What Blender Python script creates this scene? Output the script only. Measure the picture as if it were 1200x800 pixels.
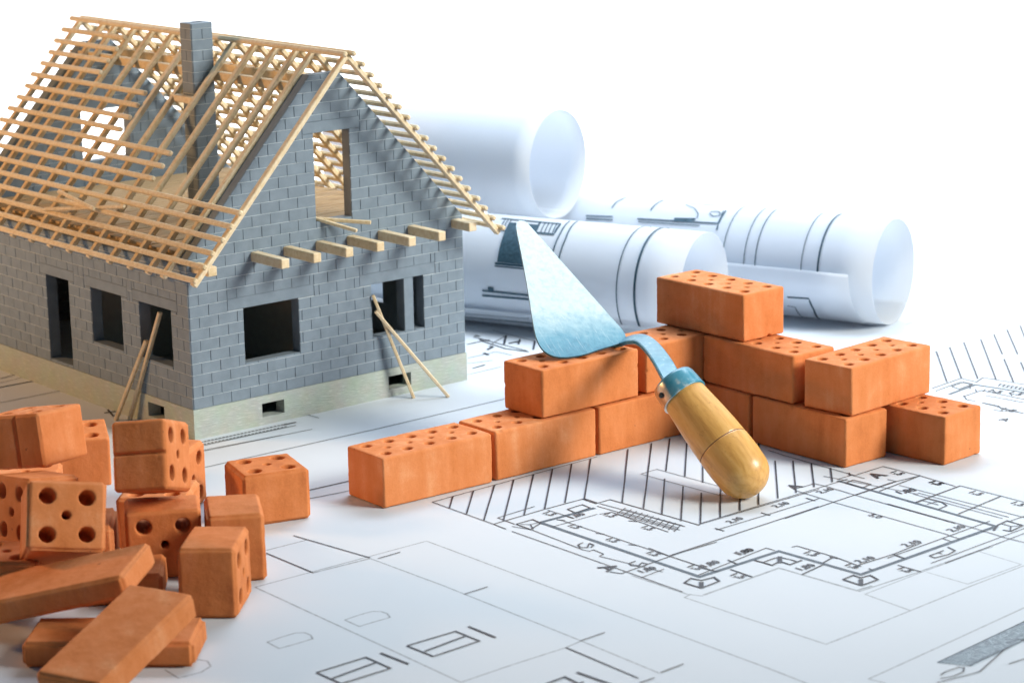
import bpy, bmesh, math, random, json
from mathutils import Vector, Matrix, Euler, noise

random.seed(7)
for o in list(bpy.data.objects): bpy.data.objects.remove(o)
scene = bpy.context.scene
COL = scene.collection
R = math.radians

# ------------------------------------------------------------------ camera
CAM_PITCH, CAM_ROLL, CAM_H = 0.233749, 0.019568, 10.52233
cp, sp, cr, sr = math.cos(CAM_PITCH), math.sin(CAM_PITCH), math.cos(CAM_ROLL), math.sin(CAM_ROLL)
fwd = Vector((0, cp, -sp)); right = Vector((1, 0, 0)); down = Vector((0, -sp, -cp))
r2 = right * cr + down * sr
d2 = down * cr - right * sr
cd = bpy.data.cameras.new('camera')
cam = bpy.data.objects.new('camera', cd); COL.objects.link(cam)
m3 = Matrix((r2, -d2, -fwd)).transposed()
cam.matrix_world = Matrix.Translation((0, 0, CAM_H)) @ m3.to_4x4()
cd.sensor_width = 36.0; cd.sensor_fit = 'HORIZONTAL'
cd.lens = 36.0 * 2864.9 / 1200.0
cd.clip_start = 0.5; cd.clip_end = 500
cd.dof.use_dof = True
cd.dof.focus_distance = 36.6
cd.dof.aperture_fstop = 0.085 / 0.13
scene.camera = cam

# ------------------------------------------------------------------ world, lamps, exposure
w = bpy.data.worlds.new('World'); scene.world = w; w.use_nodes = True
bg = w.node_tree.nodes['Background']
bg.inputs['Color'].default_value = (0.22, 0.66, 1.0, 1); bg.inputs['Strength'].default_value = 0.13

def area(name, loc, target, sx, sy, energy, col, spread=180):
    l = bpy.data.lights.new(name, 'AREA'); l.shape = 'RECTANGLE'; l.size = sx; l.size_y = sy
    l.energy = energy; l.color = col; l.spread = R(spread)
    o = bpy.data.objects.new(name, l); COL.objects.link(o)
    o.location = loc
    o.rotation_euler = (Vector(target) - Vector(loc)).to_track_quat('-Z', 'Y').to_euler()
    return o
area('key_softbox', (52, 20, 33.5), (0, 40, 1), 26, 26, 4150, (1.0, 0.96, 0.86), 36)
area('warm_side_lamp', (-26, 40, 9.5), (-3, 37, 1), 4, 3, 3400, (1.0, 0.52, 0.20))
area('overhead_softbox', (4, 47, 17), (4, 43.5, 0), 16, 7, 4500, (0.74, 0.855, 1.0))
area('back_table_fill', (6, 68, 16), (5, 64, 0), 50, 8, 11500, (0.97, 0.98, 1.0), 110)  # added fill, whitens the far table behind the rolls
area('backdrop_lamp', (0, 66, 26), (0, 92, 14), 60, 10, 24000, (0.96, 0.96, 1))

vs = scene.view_settings
vs.view_transform = 'Standard'; vs.look = 'None'; vs.gamma = 1; vs.exposure = 0.0
scene.cycles.max_bounces = 8

DATA = json.loads(r'''{"lines":{"hatch":[[0.02,[[-0.912,34.431],[-0.952,33.838]]],[0.02,[[-0.612,34.698],[-0.701,33.547]]],[0.02,[[-0.301,34.969],[-0.45,33.228]]],[0.02,[[-0.013,35.23],[-0.171,33.197]]],[0.02,[[0.287,35.487],[0.126,33.459]]],[0.02,[[0.579,35.749],[0.424,33.713]]],[0.02,[[0.878,36.006],[0.725,34.005]]],[0.02,[[1.177,36.251],[1.014,34.196]]],[0.02,[[1.78,36.759],[1.551,33.936]]],[0.02,[[2.167,37.07],[1.843,33.643]]],[0.02,[[2.471,37.331],[2.291,35.524]]],[0.02,[[2.245,35.121],[2.089,33.345]]],[0.02,[[2.722,37.059],[2.554,35.207]]],[0.02,[[2.491,34.707],[2.34,33.028]]],[0.02,[[3.007,37.488],[2.797,34.883]]],[0.02,[[2.733,34.366],[2.604,32.892]]],[0.02,[[3.29,37.468],[2.907,33.171]]],[0.02,[[3.594,37.445],[3.213,33.455]]],[0.02,[[3.888,37.424],[3.508,33.719]]],[0.02,[[3.991,35.96],[3.819,34.01]]],[0.02,[[4.261,35.941],[4.114,34.273]]],[0.02,[[4.522,35.767],[4.412,34.54]]],[0.02,[[4.782,35.519],[4.71,34.775]]],[0.02,[[5.023,35.237],[5.019,35.087]]],[0.014,[[-1.208,34.168],[1.285,36.37]]],[0.014,[[-1.208,34.168],[-0.312,33.053]]],[0.014,[[3.944,36.549],[4.173,36.222],[5.107,35.081]]],[0.012,[[1.903,35.387],[2.163,35.628],[3.071,34.624],[2.986,34.221],[1.903,35.387]]],[0.024,[[7.639,42.767],[7.437,40.55]]],[0.024,[[7.93,43.039],[7.731,40.794]]],[0.024,[[8.254,43.411],[8.001,40.728]]],[0.024,[[8.605,43.635],[8.3,40.659]]],[0.024,[[8.917,43.988],[8.764,42.431]]],[0.024,[[8.727,42.098],[8.559,40.462]]],[0.024,[[9.229,44.326],[9.034,42.409]]],[0.024,[[8.97,41.842],[8.846,40.661]]],[0.024,[[9.539,44.649],[9.257,42.294]]],[0.019,[[7.107,40.138],[7.727,40.794],[7.938,40.511],[8.105,40.809],[8.887,40.129]]],[0.019,[[7.462,40.241],[7.722,40.528],[7.849,40.385],[7.56,40.059],[7.462,40.241]]],[0.02,[[0.01,33.032],[0.244,33.237],[0.362,33.056],[0.208,32.777],[0.01,33.032]]],[0.014,[[0.07,33.028],[0.211,32.999],[0.248,32.787]]],[0.014,[[0.211,32.999],[0.363,33.109]]],[0.018,[[0.751,33.691],[0.973,33.898],[1.081,33.738],[0.859,33.513],[0.751,33.691]]],[0.02,[[0.926,32.136],[0.854,32.046],[0.88,31.932],[0.977,31.914],[1.013,32.099]]],[0.02,[[1.013,32.099],[1.069,32.02],[1.026,31.911]]],[0.02,[[1.606,31.295],[1.516,31.211],[1.54,31.12],[1.633,31.085],[1.677,31.201]]],[0.02,[[1.679,31.231],[1.761,31.166],[1.709,31.08]]],[0.014,[[2.604,32.898],[4.48,34.5],[4.958,34.92]]],[0.014,[[2.548,32.823],[4.471,34.428]]],[0.015,[[4.144,34.486],[4.281,34.585],[4.435,34.721],[4.594,34.564],[4.949,34.111],[6.16,32.669]]],[0.015,[[5.356,33.654],[6.35,32.475],[6.716,31.992],[7.175,31.515]]],[0.016,[[5.113,35.118],[5.581,35.539],[6.054,35.016],[6.48,34.437]]],[0.016,[[6.554,34.464],[7.048,33.918],[7.564,33.304]]],[0.02,[[6.054,35.016],[5.325,34.263]]],[0.022,[[6.554,34.464],[5.767,33.689]]],[0.022,[[7.048,33.918],[6.278,33.103]]],[0.018,[[5.034,34.864],[5.264,34.628],[5.113,34.457],[4.909,34.725],[5.034,34.864]]],[0.02,[[5.785,33.687],[5.962,33.864],[6.149,33.663],[6.186,33.506],[6.038,33.343]]],[0.016,[[5.915,33.586],[6.084,33.711]]],[0.016,[[5.86,33.808],[6.073,33.544]]],[0.024,[[6.71,32.54],[6.895,32.746],[7.072,32.516],[6.852,32.269],[6.75,32.333]]],[0.016,[[6.798,32.622],[6.896,32.487],[7.072,32.516]]],[0.016,[[6.896,32.487],[6.845,32.281]]],[0.02,[[5.863,31.641],[5.937,31.471],[5.824,31.325],[5.611,31.186],[5.557,31.276],[5.785,31.491]]],[0.016,[[5.693,31.415],[5.741,31.341]]],[0.03,[[6.719,32.539],[6.621,32.313]]],[0.026,[[2.193,30.367],[2.295,30.546],[2.423,30.456],[2.6,30.569],[2.654,30.408],[2.399,30.152],[2.193,30.367]]],[0.05,[[2.417,30.388],[2.399,30.152]]],[0.026,[[3.196,31.237],[3.3,31.138],[3.412,31.01],[3.533,31.173],[3.653,31.023],[3.761,31.131],[3.833,31.198]]],[0.02,[[3.3,31.138],[3.478,31.306],[3.551,31.338],[3.698,31.221],[3.761,31.131]]],[0.05,[[3.555,31.374],[3.525,31.102]]],[0.026,[[4.271,30.379],[4.428,30.542],[4.513,30.433],[4.65,30.528],[4.724,30.345],[4.476,30.129],[4.271,30.379]]],[0.05,[[4.505,30.379],[4.469,30.13]]],[0.022,[[4.989,27.325],[6.358,28.727]]],[0.022,[[5.329,27.194],[6.225,28.097]]],[0.015,[[4.937,26.911],[5.016,27.017],[5.202,27.157],[5.257,27.131],[5.224,27.006],[5.09,26.875],[4.918,26.803]]],[0.014,[[4.855,26.671],[5.413,26.995],[5.83,27.679],[6.232,28.126]]],[0.02,[[5.917,27.907],[6.069,28.046],[6.195,27.95]]],[0.017,[[-3.113,32.705],[-1.983,31.657]]],[0.017,[[-3.426,31.952],[-2.717,31.078]]],[0.017,[[-1.876,31.618],[-1.585,31.875]]],[0.017,[[-0.677,30.099],[-0.381,30.364]]],[0.017,[[0.764,28.283],[1.079,28.566]]],[0.018,[[0.581,28.074],[1.406,27.007]]],[0.018,[[1.676,27.169],[1.968,27.433]]],[0.018,[[1.417,26.854],[1.596,27.008]]],[0.036,[[0.691,27.233],[1.058,26.846],[1.152,26.733]]],[0.03,[[0.219,26.782],[0.546,27.092],[0.757,26.781]]],[0.03,[[0.415,26.638],[0.761,26.916]]],[0.023,[[-1.356,28.234],[-0.77,28.713],[-0.47,28.352],[-1.023,27.853],[-1.356,28.234]]],[0.028,[[-1.131,28.034],[-0.64,28.541]]],[0.032,[[-0.613,28.876],[-0.271,28.46]]],[0.023,[[-2.401,27.389],[-1.838,27.869],[-1.522,27.481],[-2.083,27.013],[-2.401,27.389]]],[0.028,[[-2.205,27.184],[-1.705,27.69]]],[0.032,[[-1.669,28.005],[-1.313,27.611]]],[0.022,[[-3.445,34.586],[-3.041,34.905],[-2.482,35.332]]],[0.016,[[-3.408,34.159],[-3.008,34.471],[-2.451,34.822]]],[0.035,[[-5.118,37.548],[-5.08,37.576]]],[0.03,[[-5.099,37.398],[-5.068,37.42]]],[0.035,[[-5.064,37.591],[-5.027,37.618]]],[0.03,[[-5.046,37.44],[-5.015,37.462]]],[0.035,[[-5.011,37.633],[-4.973,37.66]]],[0.03,[[-4.993,37.482],[-4.961,37.504]]],[0.035,[[-4.957,37.675],[-4.919,37.703]]],[0.03,[[-4.939,37.524],[-4.908,37.547]]],[0.035,[[-4.903,37.718],[-4.865,37.745]]],[0.03,[[-4.885,37.566],[-4.854,37.589]]],[0.035,[[-4.849,37.761],[-4.811,37.788]]],[0.03,[[-4.832,37.608],[-4.8,37.631]]],[0.035,[[-4.795,37.803],[-4.757,37.831]]],[0.03,[[-4.778,37.651],[-4.746,37.674]]],[0.035,[[-4.741,37.846],[-4.703,37.874]]],[0.03,[[-4.724,37.693],[-4.692,37.716]]],[0.035,[[-4.687,37.889],[-4.649,37.917]]],[0.03,[[-4.67,37.736],[-4.638,37.759]]],[0.035,[[-4.632,37.932],[-4.594,37.96]]],[0.03,[[-4.616,37.779],[-4.584,37.802]]],[0.035,[[-4.578,37.975],[-4.54,38.003]]],[0.03,[[-4.561,37.821],[-4.529,37.844]]],[0.035,[[-4.523,38.018],[-4.485,38.046]]],[0.03,[[-4.507,37.864],[-4.475,37.887]]],[0.035,[[-4.468,38.062],[-4.43,38.09]]],[0.03,[[-4.452,37.907],[-4.42,37.93]]],[0.035,[[-4.414,38.105],[-4.375,38.133]]],[0.03,[[-4.398,37.95],[-4.366,37.973]]],[0.035,[[-4.359,38.148],[-4.32,38.176]]],[0.03,[[-4.343,37.993],[-4.311,38.017]]],[0.035,[[-4.303,38.192],[-4.265,38.22]]],[0.03,[[-4.288,38.037],[-4.256,38.06]]],[0.035,[[-4.248,38.236],[-4.21,38.264]]],[0.03,[[-4.233,38.08],[-4.201,38.103]]],[0.035,[[-4.193,38.279],[-4.154,38.308]]],[0.03,[[-4.178,38.123],[-4.145,38.147]]],[0.035,[[-4.137,38.323],[-4.099,38.352]]],[0.03,[[-4.122,38.167],[-4.09,38.19]]],[0.035,[[-4.082,38.367],[-4.043,38.396]]],[0.03,[[-4.067,38.21],[-4.035,38.234]]],[0.035,[[-4.026,38.411],[-3.987,38.44]]],[0.03,[[-4.012,38.254],[-3.979,38.278]]],[0.035,[[-3.97,38.455],[-3.931,38.484]]],[0.03,[[-3.956,38.298],[-3.923,38.321]]],[0.035,[[-3.914,38.499],[-3.875,38.528]]],[0.03,[[-3.9,38.342],[-3.868,38.365]]],[0.035,[[-3.858,38.544],[-3.819,38.572]]],[0.03,[[-3.844,38.386],[-3.812,38.409]]],[0.035,[[-3.802,38.588],[-3.763,38.617]]],[0.03,[[-3.788,38.43],[-3.756,38.454]]],[0.035,[[-3.746,38.633],[-3.706,38.661]]],[0.03,[[-3.732,38.474],[-3.7,38.498]]],[0.04,[[-3.767,38.604],[-3.569,38.748]]],[0.014,[[-3.424,39.22],[-3.208,38.988]]],[0.03,[[-9.007,41.44],[-8.973,41.469],[-8.471,41.872]]],[0.016,[[-8.761,40.403],[-7.808,41.18]]],[0.02,[[-9.096,42.085],[-8.853,42.395]]],[0.012,[[-9.038,41.795],[-8.705,42.152]]],[0.04,[[-6.854,39.587],[-6.654,39.683]]],[0.03,[[-6.831,39.807],[-6.661,39.354]]],[0.03,[[-0.711,42.165],[-0.485,42.422]]],[0.012,[[-0.8,41.708],[-0.199,42.241]]],[0.012,[[-0.811,42.528],[-0.352,42.73]]],[0.05,[[-0.699,44.728],[-0.608,44.633]]],[0.07,[[-0.596,44.372],[-0.417,44.271]]],[0.05,[[-0.453,43.556],[-0.355,43.756],[-0.415,43.845]]],[0.05,[[-0.519,43.313],[-0.431,43.142]]],[0.035,[[-0.149,43.95],[-0.108,44.677]]],[0.06,[[-0.06,44.027],[0.158,44.179]]],[0.03,[[0.117,43.928],[0.15,44.352]]],[0.03,[[0.387,43.486],[0.426,44.157]]],[0.03,[[-0.83,44.007],[-0.555,44.24],[-0.12,43.611],[0.307,43.327]]],[0.022,[[-0.718,44.599],[-0.198,43.954],[0.269,43.413]]],[0.015,[[-0.396,43.971],[-0.118,44.635]]],[0.014,[[-0.816,42.929],[-0.296,43.377],[-0.005,43.106]]],[0.014,[[-0.36,45.096],[0.436,44.156]]]],"outline":[[0.013,[[7.436,42.589],[7.624,42.749],[9.55,44.701],[9.951,45.119]]],[0.014,[[7.45,44.955],[10.189,47.916],[10.593,48.123]]],[0.01,[[7.701,44.719],[9.161,46.053],[10.407,47.253]]],[0.016,[[10.317,51.566],[10.714,51.715],[11.172,52.143],[11.505,52.398]]],[0.016,[[4.404,40.19],[6.123,42.617]]]],"dim":[[0.015,[[7.142,39.962],[7.657,40.533],[7.841,40.342]]],[0.013,[[8.279,40.352],[8.832,39.874]]],[0.013,[[8.288,40.176],[8.805,39.747]]],[0.013,[[8.325,40.365],[8.248,40.196]]],[0.013,[[8.386,40.317],[8.308,40.148]]],[0.013,[[8.446,40.268],[8.368,40.1]]],[0.013,[[8.505,40.22],[8.428,40.052]]],[0.013,[[8.565,40.172],[8.487,40.004]]],[0.013,[[8.625,40.123],[8.547,39.956]]],[0.013,[[8.684,40.075],[8.606,39.909]]],[0.013,[[8.743,40.027],[8.665,39.861]]],[0.015,[[7.52,39.549],[7.917,39.945],[8.673,39.126]]],[0.014,[[7.916,39.603],[8.171,39.373],[8.455,39.101]]],[0.014,[[7.827,40.038],[7.816,39.867]]],[0.014,[[8.117,39.973],[8.116,39.801]]],[0.014,[[8.36,39.782],[8.349,39.57]]],[0.014,[[7.922,39.859],[7.998,40.025]]],[0.014,[[7.557,39.631],[7.553,39.379],[7.677,39.244]]],[0.014,[[7.766,39.154],[7.997,38.93],[8.007,38.766],[8.313,38.42]]],[0.014,[[7.867,38.695],[8.008,38.564]]],[0.014,[[7.79,40.302],[7.741,40.045]]],[0.013,[[7.766,39.154],[8.248,38.505]]],[0.012,[[1.186,33.814],[2.297,32.617]]],[0.012,[[1.228,33.937],[2.38,32.768]]],[0.014,[[-0.312,33.053],[0.424,33.713],[1.014,34.196],[1.193,33.974]]],[0.014,[[0.992,34.162],[1.171,33.94],[1.385,34.122],[2.588,32.82]]],[0.01,[[1.592,33.705],[1.457,33.441]]],[0.01,[[1.668,33.619],[1.534,33.349]]],[0.01,[[1.743,33.533],[1.61,33.258]]],[0.01,[[1.818,33.448],[1.687,33.167]]],[0.01,[[1.892,33.363],[1.762,33.077]]],[0.01,[[1.966,33.279],[1.838,32.987]]],[0.01,[[2.04,33.195],[1.913,32.898]]],[0.01,[[2.113,33.112],[1.987,32.809]]],[0.01,[[2.186,33.028],[2.062,32.721]]],[0.01,[[2.259,32.946],[2.135,32.633]]],[0.01,[[2.331,32.863],[2.209,32.545]]],[0.01,[[1.568,33.638],[2.348,32.816]]],[0.01,[[1.512,33.532],[2.29,32.715]]],[0.01,[[1.456,33.427],[2.234,32.615]]],[0.012,[[-0.312,33.053],[-0.132,32.811]]],[0.011,[[-0.052,32.709],[1.663,30.616],[2.145,30.021]]],[0.011,[[-0.051,32.937],[0.228,32.756],[0.916,31.825],[1.001,31.758],[1.061,31.816],[1.189,31.623],[1.128,31.536],[1.94,30.831]]],[0.012,[[-0.01,33.033],[-0.252,33.349],[0.283,33.86]]],[0.011,[[0.637,33.191],[2.078,31.477],[2.653,30.788]]],[0.011,[[0.509,32.868],[1.171,33.425]]],[0.011,[[0.464,33.676],[0.841,33.245]]],[0.012,[[1.202,33.423],[1.379,33.514],[2.129,32.537]]],[0.016,[[1.602,33.089],[1.72,33.041]]],[0.016,[[0.587,33.208],[0.707,33.16]]],[0.016,[[1.118,32.55],[1.235,32.504]]],[0.016,[[1.547,32.015],[1.662,31.971]]],[0.014,[[1.243,30.873],[1.391,30.794],[2.263,31.649],[2.762,32.052]]],[0.014,[[1.192,30.994],[1.266,30.96]]],[0.012,[[1.645,30.617],[1.966,30.947]]],[0.012,[[2.808,32.591],[3.572,33.235],[4.413,33.97]]],[0.016,[[2.789,32.67],[2.908,32.533]]],[0.016,[[3.506,33.347],[3.625,33.205]]],[0.016,[[4.226,34.011],[4.344,33.863]]],[0.014,[[2.08,31.507],[4.365,33.591]]],[0.014,[[3.814,33.052],[4.595,33.783],[4.949,34.111],[5.556,34.681],[6.054,35.016]]],[0.011,[[4.131,34.379],[4.595,33.783],[5.97,32.165]]],[0.012,[[5.542,34.866],[5.661,34.747],[4.97,34.109]]],[0.011,[[4.809,34.916],[5.049,35.122],[5.212,34.925]]],[0.011,[[5.665,34.557],[7.413,32.612]]],[0.011,[[5.881,34.155],[6.955,32.908]]],[0.011,[[5.799,34.109],[6.854,32.855]]],[0.011,[[4.62,35.092],[5.871,34.092]]],[0.012,[[4.98,31.214],[5.101,31.326],[5.86,32.017],[6.653,32.749]]],[0.012,[[5.86,32.017],[5.957,31.87]]],[0.012,[[5.101,31.326],[5.214,31.173]]],[0.012,[[5.955,32.154],[6.098,31.974]]],[0.011,[[5.522,30.966],[6.693,32.05],[7.439,32.728]]],[0.011,[[5.707,30.955],[6.821,31.985],[7.395,32.525]]],[0.012,[[6.937,32.731],[7.561,33.292]]],[0.013,[[2.394,30.664],[2.894,31.198],[3.41,31.75],[3.514,31.632]]],[0.013,[[3.761,31.765],[3.837,31.812],[4.303,31.292],[4.531,30.955]]],[0.013,[[1.811,31.849],[2.088,31.464],[2.489,30.995]]],[0.018,[[2.844,31.273],[2.953,31.087]]],[0.018,[[4.258,31.294],[4.089,31.054]]],[0.018,[[2.842,30.882],[3.104,30.552]]],[0.018,[[3.763,30.616],[4.107,31.017]]],[0.018,[[2.453,30.976],[2.675,30.787]]],[0.018,[[4.217,31.333],[4.319,31.24]]],[0.014,[[5.076,31.389],[5.207,31.2]]],[0.014,[[4.668,30.806],[4.714,30.733]]],[0.014,[[5.071,30.922],[5.339,30.625]]],[0.014,[[4.476,30.888],[5.099,31.388],[5.543,31.84]]],[0.012,[[4.989,27.325],[6.358,28.727]]],[0.012,[[5.027,27.311],[6.361,28.675]]],[0.012,[[5.065,27.296],[6.364,28.623]]],[0.012,[[5.103,27.281],[6.368,28.572]]],[0.012,[[5.141,27.267],[6.371,28.521]]],[0.012,[[5.179,27.252],[6.374,28.47]]],[0.012,[[5.216,27.238],[6.377,28.419]]],[0.012,[[5.254,27.223],[6.38,28.368]]],[0.012,[[5.292,27.209],[6.383,28.317]]],[0.012,[[5.329,27.194],[6.387,28.267]]],[0.012,[[5.8,27.225],[6.086,27.435]]],[0.012,[[-4.788,36.198],[-2.241,38.23],[-0.207,39.946],[0.57,40.663]]],[0.013,[[-5.166,37.279],[-3.554,38.562]]],[0.011,[[-4.978,37.07],[-3.27,38.306]]],[0.011,[[-4.936,37.164],[-3.741,37.979]]]],"wall":[[0.065,[[7.328,39.734],[7.884,40.339],[8.778,39.622]]],[0.072,[[0.349,33.096],[1.146,33.734]]],[0.072,[[0.349,33.096],[2.413,30.608],[3.569,31.607],[4.533,30.57],[6.696,32.511]]]],"wallt":[[0.06,[[6.696,32.511],[4.801,34.857]]]],"grey":[[0.045,[[2.399,29.885],[3.491,30.906],[4.388,29.947],[4.612,30.121]]],[0.03,[[1.519,30.717],[2.205,29.929],[2.397,29.852]]],[0.03,[[4.403,29.899],[5.295,30.628],[6.436,31.635]]],[0.02,[[4.466,29.796],[5.286,30.573],[6.096,31.304],[6.482,31.632]]],[0.022,[[2.249,29.94],[2.152,29.813],[2.921,28.936],[3.741,28.016],[4.365,28.594]]],[0.022,[[3.882,28.138],[4.953,29.152],[5.855,30.013],[6.728,30.807]]],[0.02,[[4.476,29.795],[4.953,29.152]]],[0.018,[[5.406,30.621],[5.852,30.115],[6.704,30.858],[6.257,31.425]]],[0.022,[[4.265,26.702],[4.088,26.847],[5.332,28.099],[6.469,29.256]]],[0.024,[[-3.441,30.546],[-1.238,32.356],[-0.519,31.48],[1.23,29.336],[2.947,27.268],[3.477,26.583]]],[0.024,[[-3.441,30.546],[-1.572,28.146],[-0.679,26.993],[-0.076,27.53],[0.592,28.085],[0.764,28.283]]],[0.024,[[-1.982,31.642],[-0.958,30.453],[-0.067,29.347],[0.765,28.313],[1.656,27.17]]],[0.04,[[-2.728,31.078],[-1.982,31.642]]],[0.03,[[-3.438,32.083],[-2.919,32.504]]],[0.024,[[-2.179,29.215],[-2.017,29.382],[-1.85,29.513],[-1.741,29.507],[-1.655,29.425],[-1.611,29.277],[-1.808,29.118],[-1.982,28.966],[-2.179,29.215]]],[0.024,[[-3.09,28.468],[-2.926,28.639],[-2.768,28.777],[-2.652,28.782],[-2.571,28.692],[-2.535,28.557],[-2.717,28.399],[-2.923,28.238],[-3.09,28.468]]],[0.024,[[-4.237,27.6],[-4.036,27.309],[-3.784,27.491],[-3.694,27.684],[-3.756,27.859],[-3.898,27.924]]]],"tone":[[0.045,[[4.989,27.325],[6.358,28.727]]],[0.045,[[5.015,27.315],[6.36,28.691]]],[0.045,[[5.042,27.305],[6.362,28.655]]],[0.045,[[5.068,27.295],[6.365,28.619]]],[0.045,[[5.094,27.285],[6.367,28.584]]],[0.045,[[5.12,27.275],[6.369,28.548]]],[0.045,[[5.147,27.265],[6.371,28.513]]],[0.045,[[5.173,27.255],[6.373,28.477]]],[0.045,[[5.199,27.244],[6.376,28.442]]],[0.045,[[5.225,27.234],[6.378,28.407]]],[0.045,[[5.251,27.224],[6.38,28.372]]],[0.045,[[5.277,27.214],[6.382,28.337]]],[0.045,[[5.303,27.204],[6.384,28.302]]],[0.045,[[5.329,27.194],[6.387,28.267]]]]},"texts":[["1,5",[0.37,33.545],-0.863,0.16],["1,5",[1.232,33.421],-0.873,0.16],["1,5",[1.736,32.79],-0.873,0.16],["1,5",[0.711,32.921],-0.86,0.16],["1,5",[1.216,32.275],-0.86,0.16],["1,5",[1.741,31.65],-0.856,0.16],["1,80",[0.79,33.228],0.699,0.15],["1,80",[1.654,30.79],0.689,0.15],["A",[1.08,31.059],-0.939,0.3],["2,10",[3.032,32.871],0.774,0.15],["2,10",[3.749,33.563],0.702,0.15],["1,80",[3.02,31.48],0.681,0.15],["2,10",[4.475,34.213],0.695,0.15],["A",[5.401,34.912],0.678,0.3],["1,5",[5.61,35.234],-0.867,0.17],["1,5",[6.103,34.681],-0.885,0.17],["5,0",[4.993,33.129],-0.872,0.15],["1,80",[5.591,34.103],0.492,0.18],["A",[4.117,34.438],0.731,0.26],["1,5",[6.588,34.139],-0.89,0.17],["1,5",[7.082,33.583],-0.89,0.17],["1,5",[6.094,34.692],-0.89,0.17],["2,10",[6.05,32.291],0.731,0.16],["2,10",[5.312,31.676],0.646,0.16],["1,5",[2.253,31.038],-0.776,0.17],["1,5",[3.859,31.515],-0.803,0.17],["1,5",[4.34,30.967],-0.807,0.17],["1,5",[2.788,30.654],-0.773,0.17],["1,80",[2.509,30.965],0.721,0.16],["1,80",[3.009,31.444],0.72,0.16],["1,80",[3.757,30.756],0.702,0.16],["2,10",[4.586,31.023],0.657,0.16],["1,5",[5.016,30.785],-0.888,0.17],["A",[7.825,38.06],-0.78,0.2],["1,5",[7.973,39.898],-0.716,0.2],["1,5",[8.288,39.745],-0.805,0.2],["1,5",[7.95,38.689],-0.732,0.2]],"rolls":{"R3":[[0.02,[[5.75,0.996],[5.744,1.192],[5.656,1.443]]],[0.02,[[4.892,1.021],[4.885,1.223],[4.835,1.487]]],[0.02,[[6.225,0.749],[5.638,0.784],[5.609,0.708],[6.201,0.684]]],[0.024,[[5.083,0.786],[3.334,0.85],[3.315,0.695]]],[0.016,[[5.041,0.722],[3.705,0.761]]],[0.05,[[4.3,0.856],[3.85,0.894]]],[0.014,[[3.827,0.928],[3.852,1.045],[4.02,1.225],[4.278,1.329]]],[0.03,[[3.334,0.85],[3.338,1.232]]],[0.018,[[3.495,1.176],[3.616,1.159],[3.621,1.074],[3.515,1.02],[3.4,1.049],[3.425,1.144],[3.495,1.176]]],[0.016,[[3.365,1.054],[3.389,1.224]]],[0.012,[[4.215,1.387],[3.614,1.451]]]],"R2":[[0.02,[[2.683,0.628],[2.697,1.071],[2.763,1.554]]],[0.02,[[2.523,0.489],[2.527,0.911],[2.629,1.616]]],[0.03,[[4.134,1.374],[2.847,1.357],[2.811,1.008],[3.201,1.013],[3.281,1.35]]],[0.02,[[4.121,0.985],[3.196,1.001]]],[0.014,[[3.168,1.339],[3.103,1.012]]],[0.014,[[3.089,1.354],[3.021,1.021]]],[0.014,[[3.01,1.37],[2.938,1.03]]],[0.014,[[2.931,1.386],[2.856,1.04]]],[0.014,[[4.027,1.318],[3.965,0.99]]],[0.014,[[3.964,1.329],[3.899,0.997]]],[0.014,[[3.901,1.341],[3.833,1.004]]],[0.03,[[3.844,0.318],[3.161,0.32]]],[0.02,[[3.838,0.273],[3.154,0.271]]],[0.03,[[4.111,-0.2],[3.987,-0.202],[3.106,-0.204]]],[0.03,[[4.129,-0.302],[3.119,-0.282]]],[0.06,[[3.981,-0.153],[3.858,-0.155]]]],"F3":[[0.03,[[1.679,-0.581],[1.229,-0.562],[1.22,-0.833],[1.34,-1.323]]],[0.016,[[1.758,-0.79],[1.599,-0.805],[1.642,-1.109],[1.648,-1.322]]]],"F2":[[0.03,[[4.699,-1.005],[3.271,-0.959],[1.777,-0.874]]],[0.012,[[4.612,-0.869],[3.185,-0.812]]]]},"rings":{"R3":[[3.084,0.012],[2.626,0.012],[2.39,0.014],[1.432,0.012],[1.091,0.028]],"R2":[[1.267,0.016],[0.902,0.034]]},"dark":[[3.888,1.247],[3.83,0.836],[3.811,0.554],[3.799,0.342],[3.239,0.346],[3.169,0.564],[3.151,0.849],[3.268,1.282]],"blade":[[-0.005,2.753],[0.06,2.846],[0.131,2.886],[0.196,2.885],[0.236,2.837],[0.256,2.75],[0.368,2.01],[0.503,1.119],[0.592,0.548],[0.639,0.285],[0.643,0.148],[0.598,0.041],[0.48,-0.023],[0.257,-0.046],[-0.004,-0.08],[-0.219,-0.122],[-0.48,-0.136],[-0.731,-0.104],[-0.868,-0.01],[-0.922,0.151],[-0.89,0.373],[-0.782,0.678],[-0.501,1.385],[-0.227,2.116]],"neck":[[1.52,37.85,1.424],[1.725,37.551,1.533],[1.885,37.251,1.649],[2.027,36.927,1.703],[2.143,36.428,1.698],[2.257,35.754,1.647],[2.375,35.056,1.543]],"B":[3.296,34.086,0.41],"F":[2.426,35.056,1.438]}''')

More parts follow.
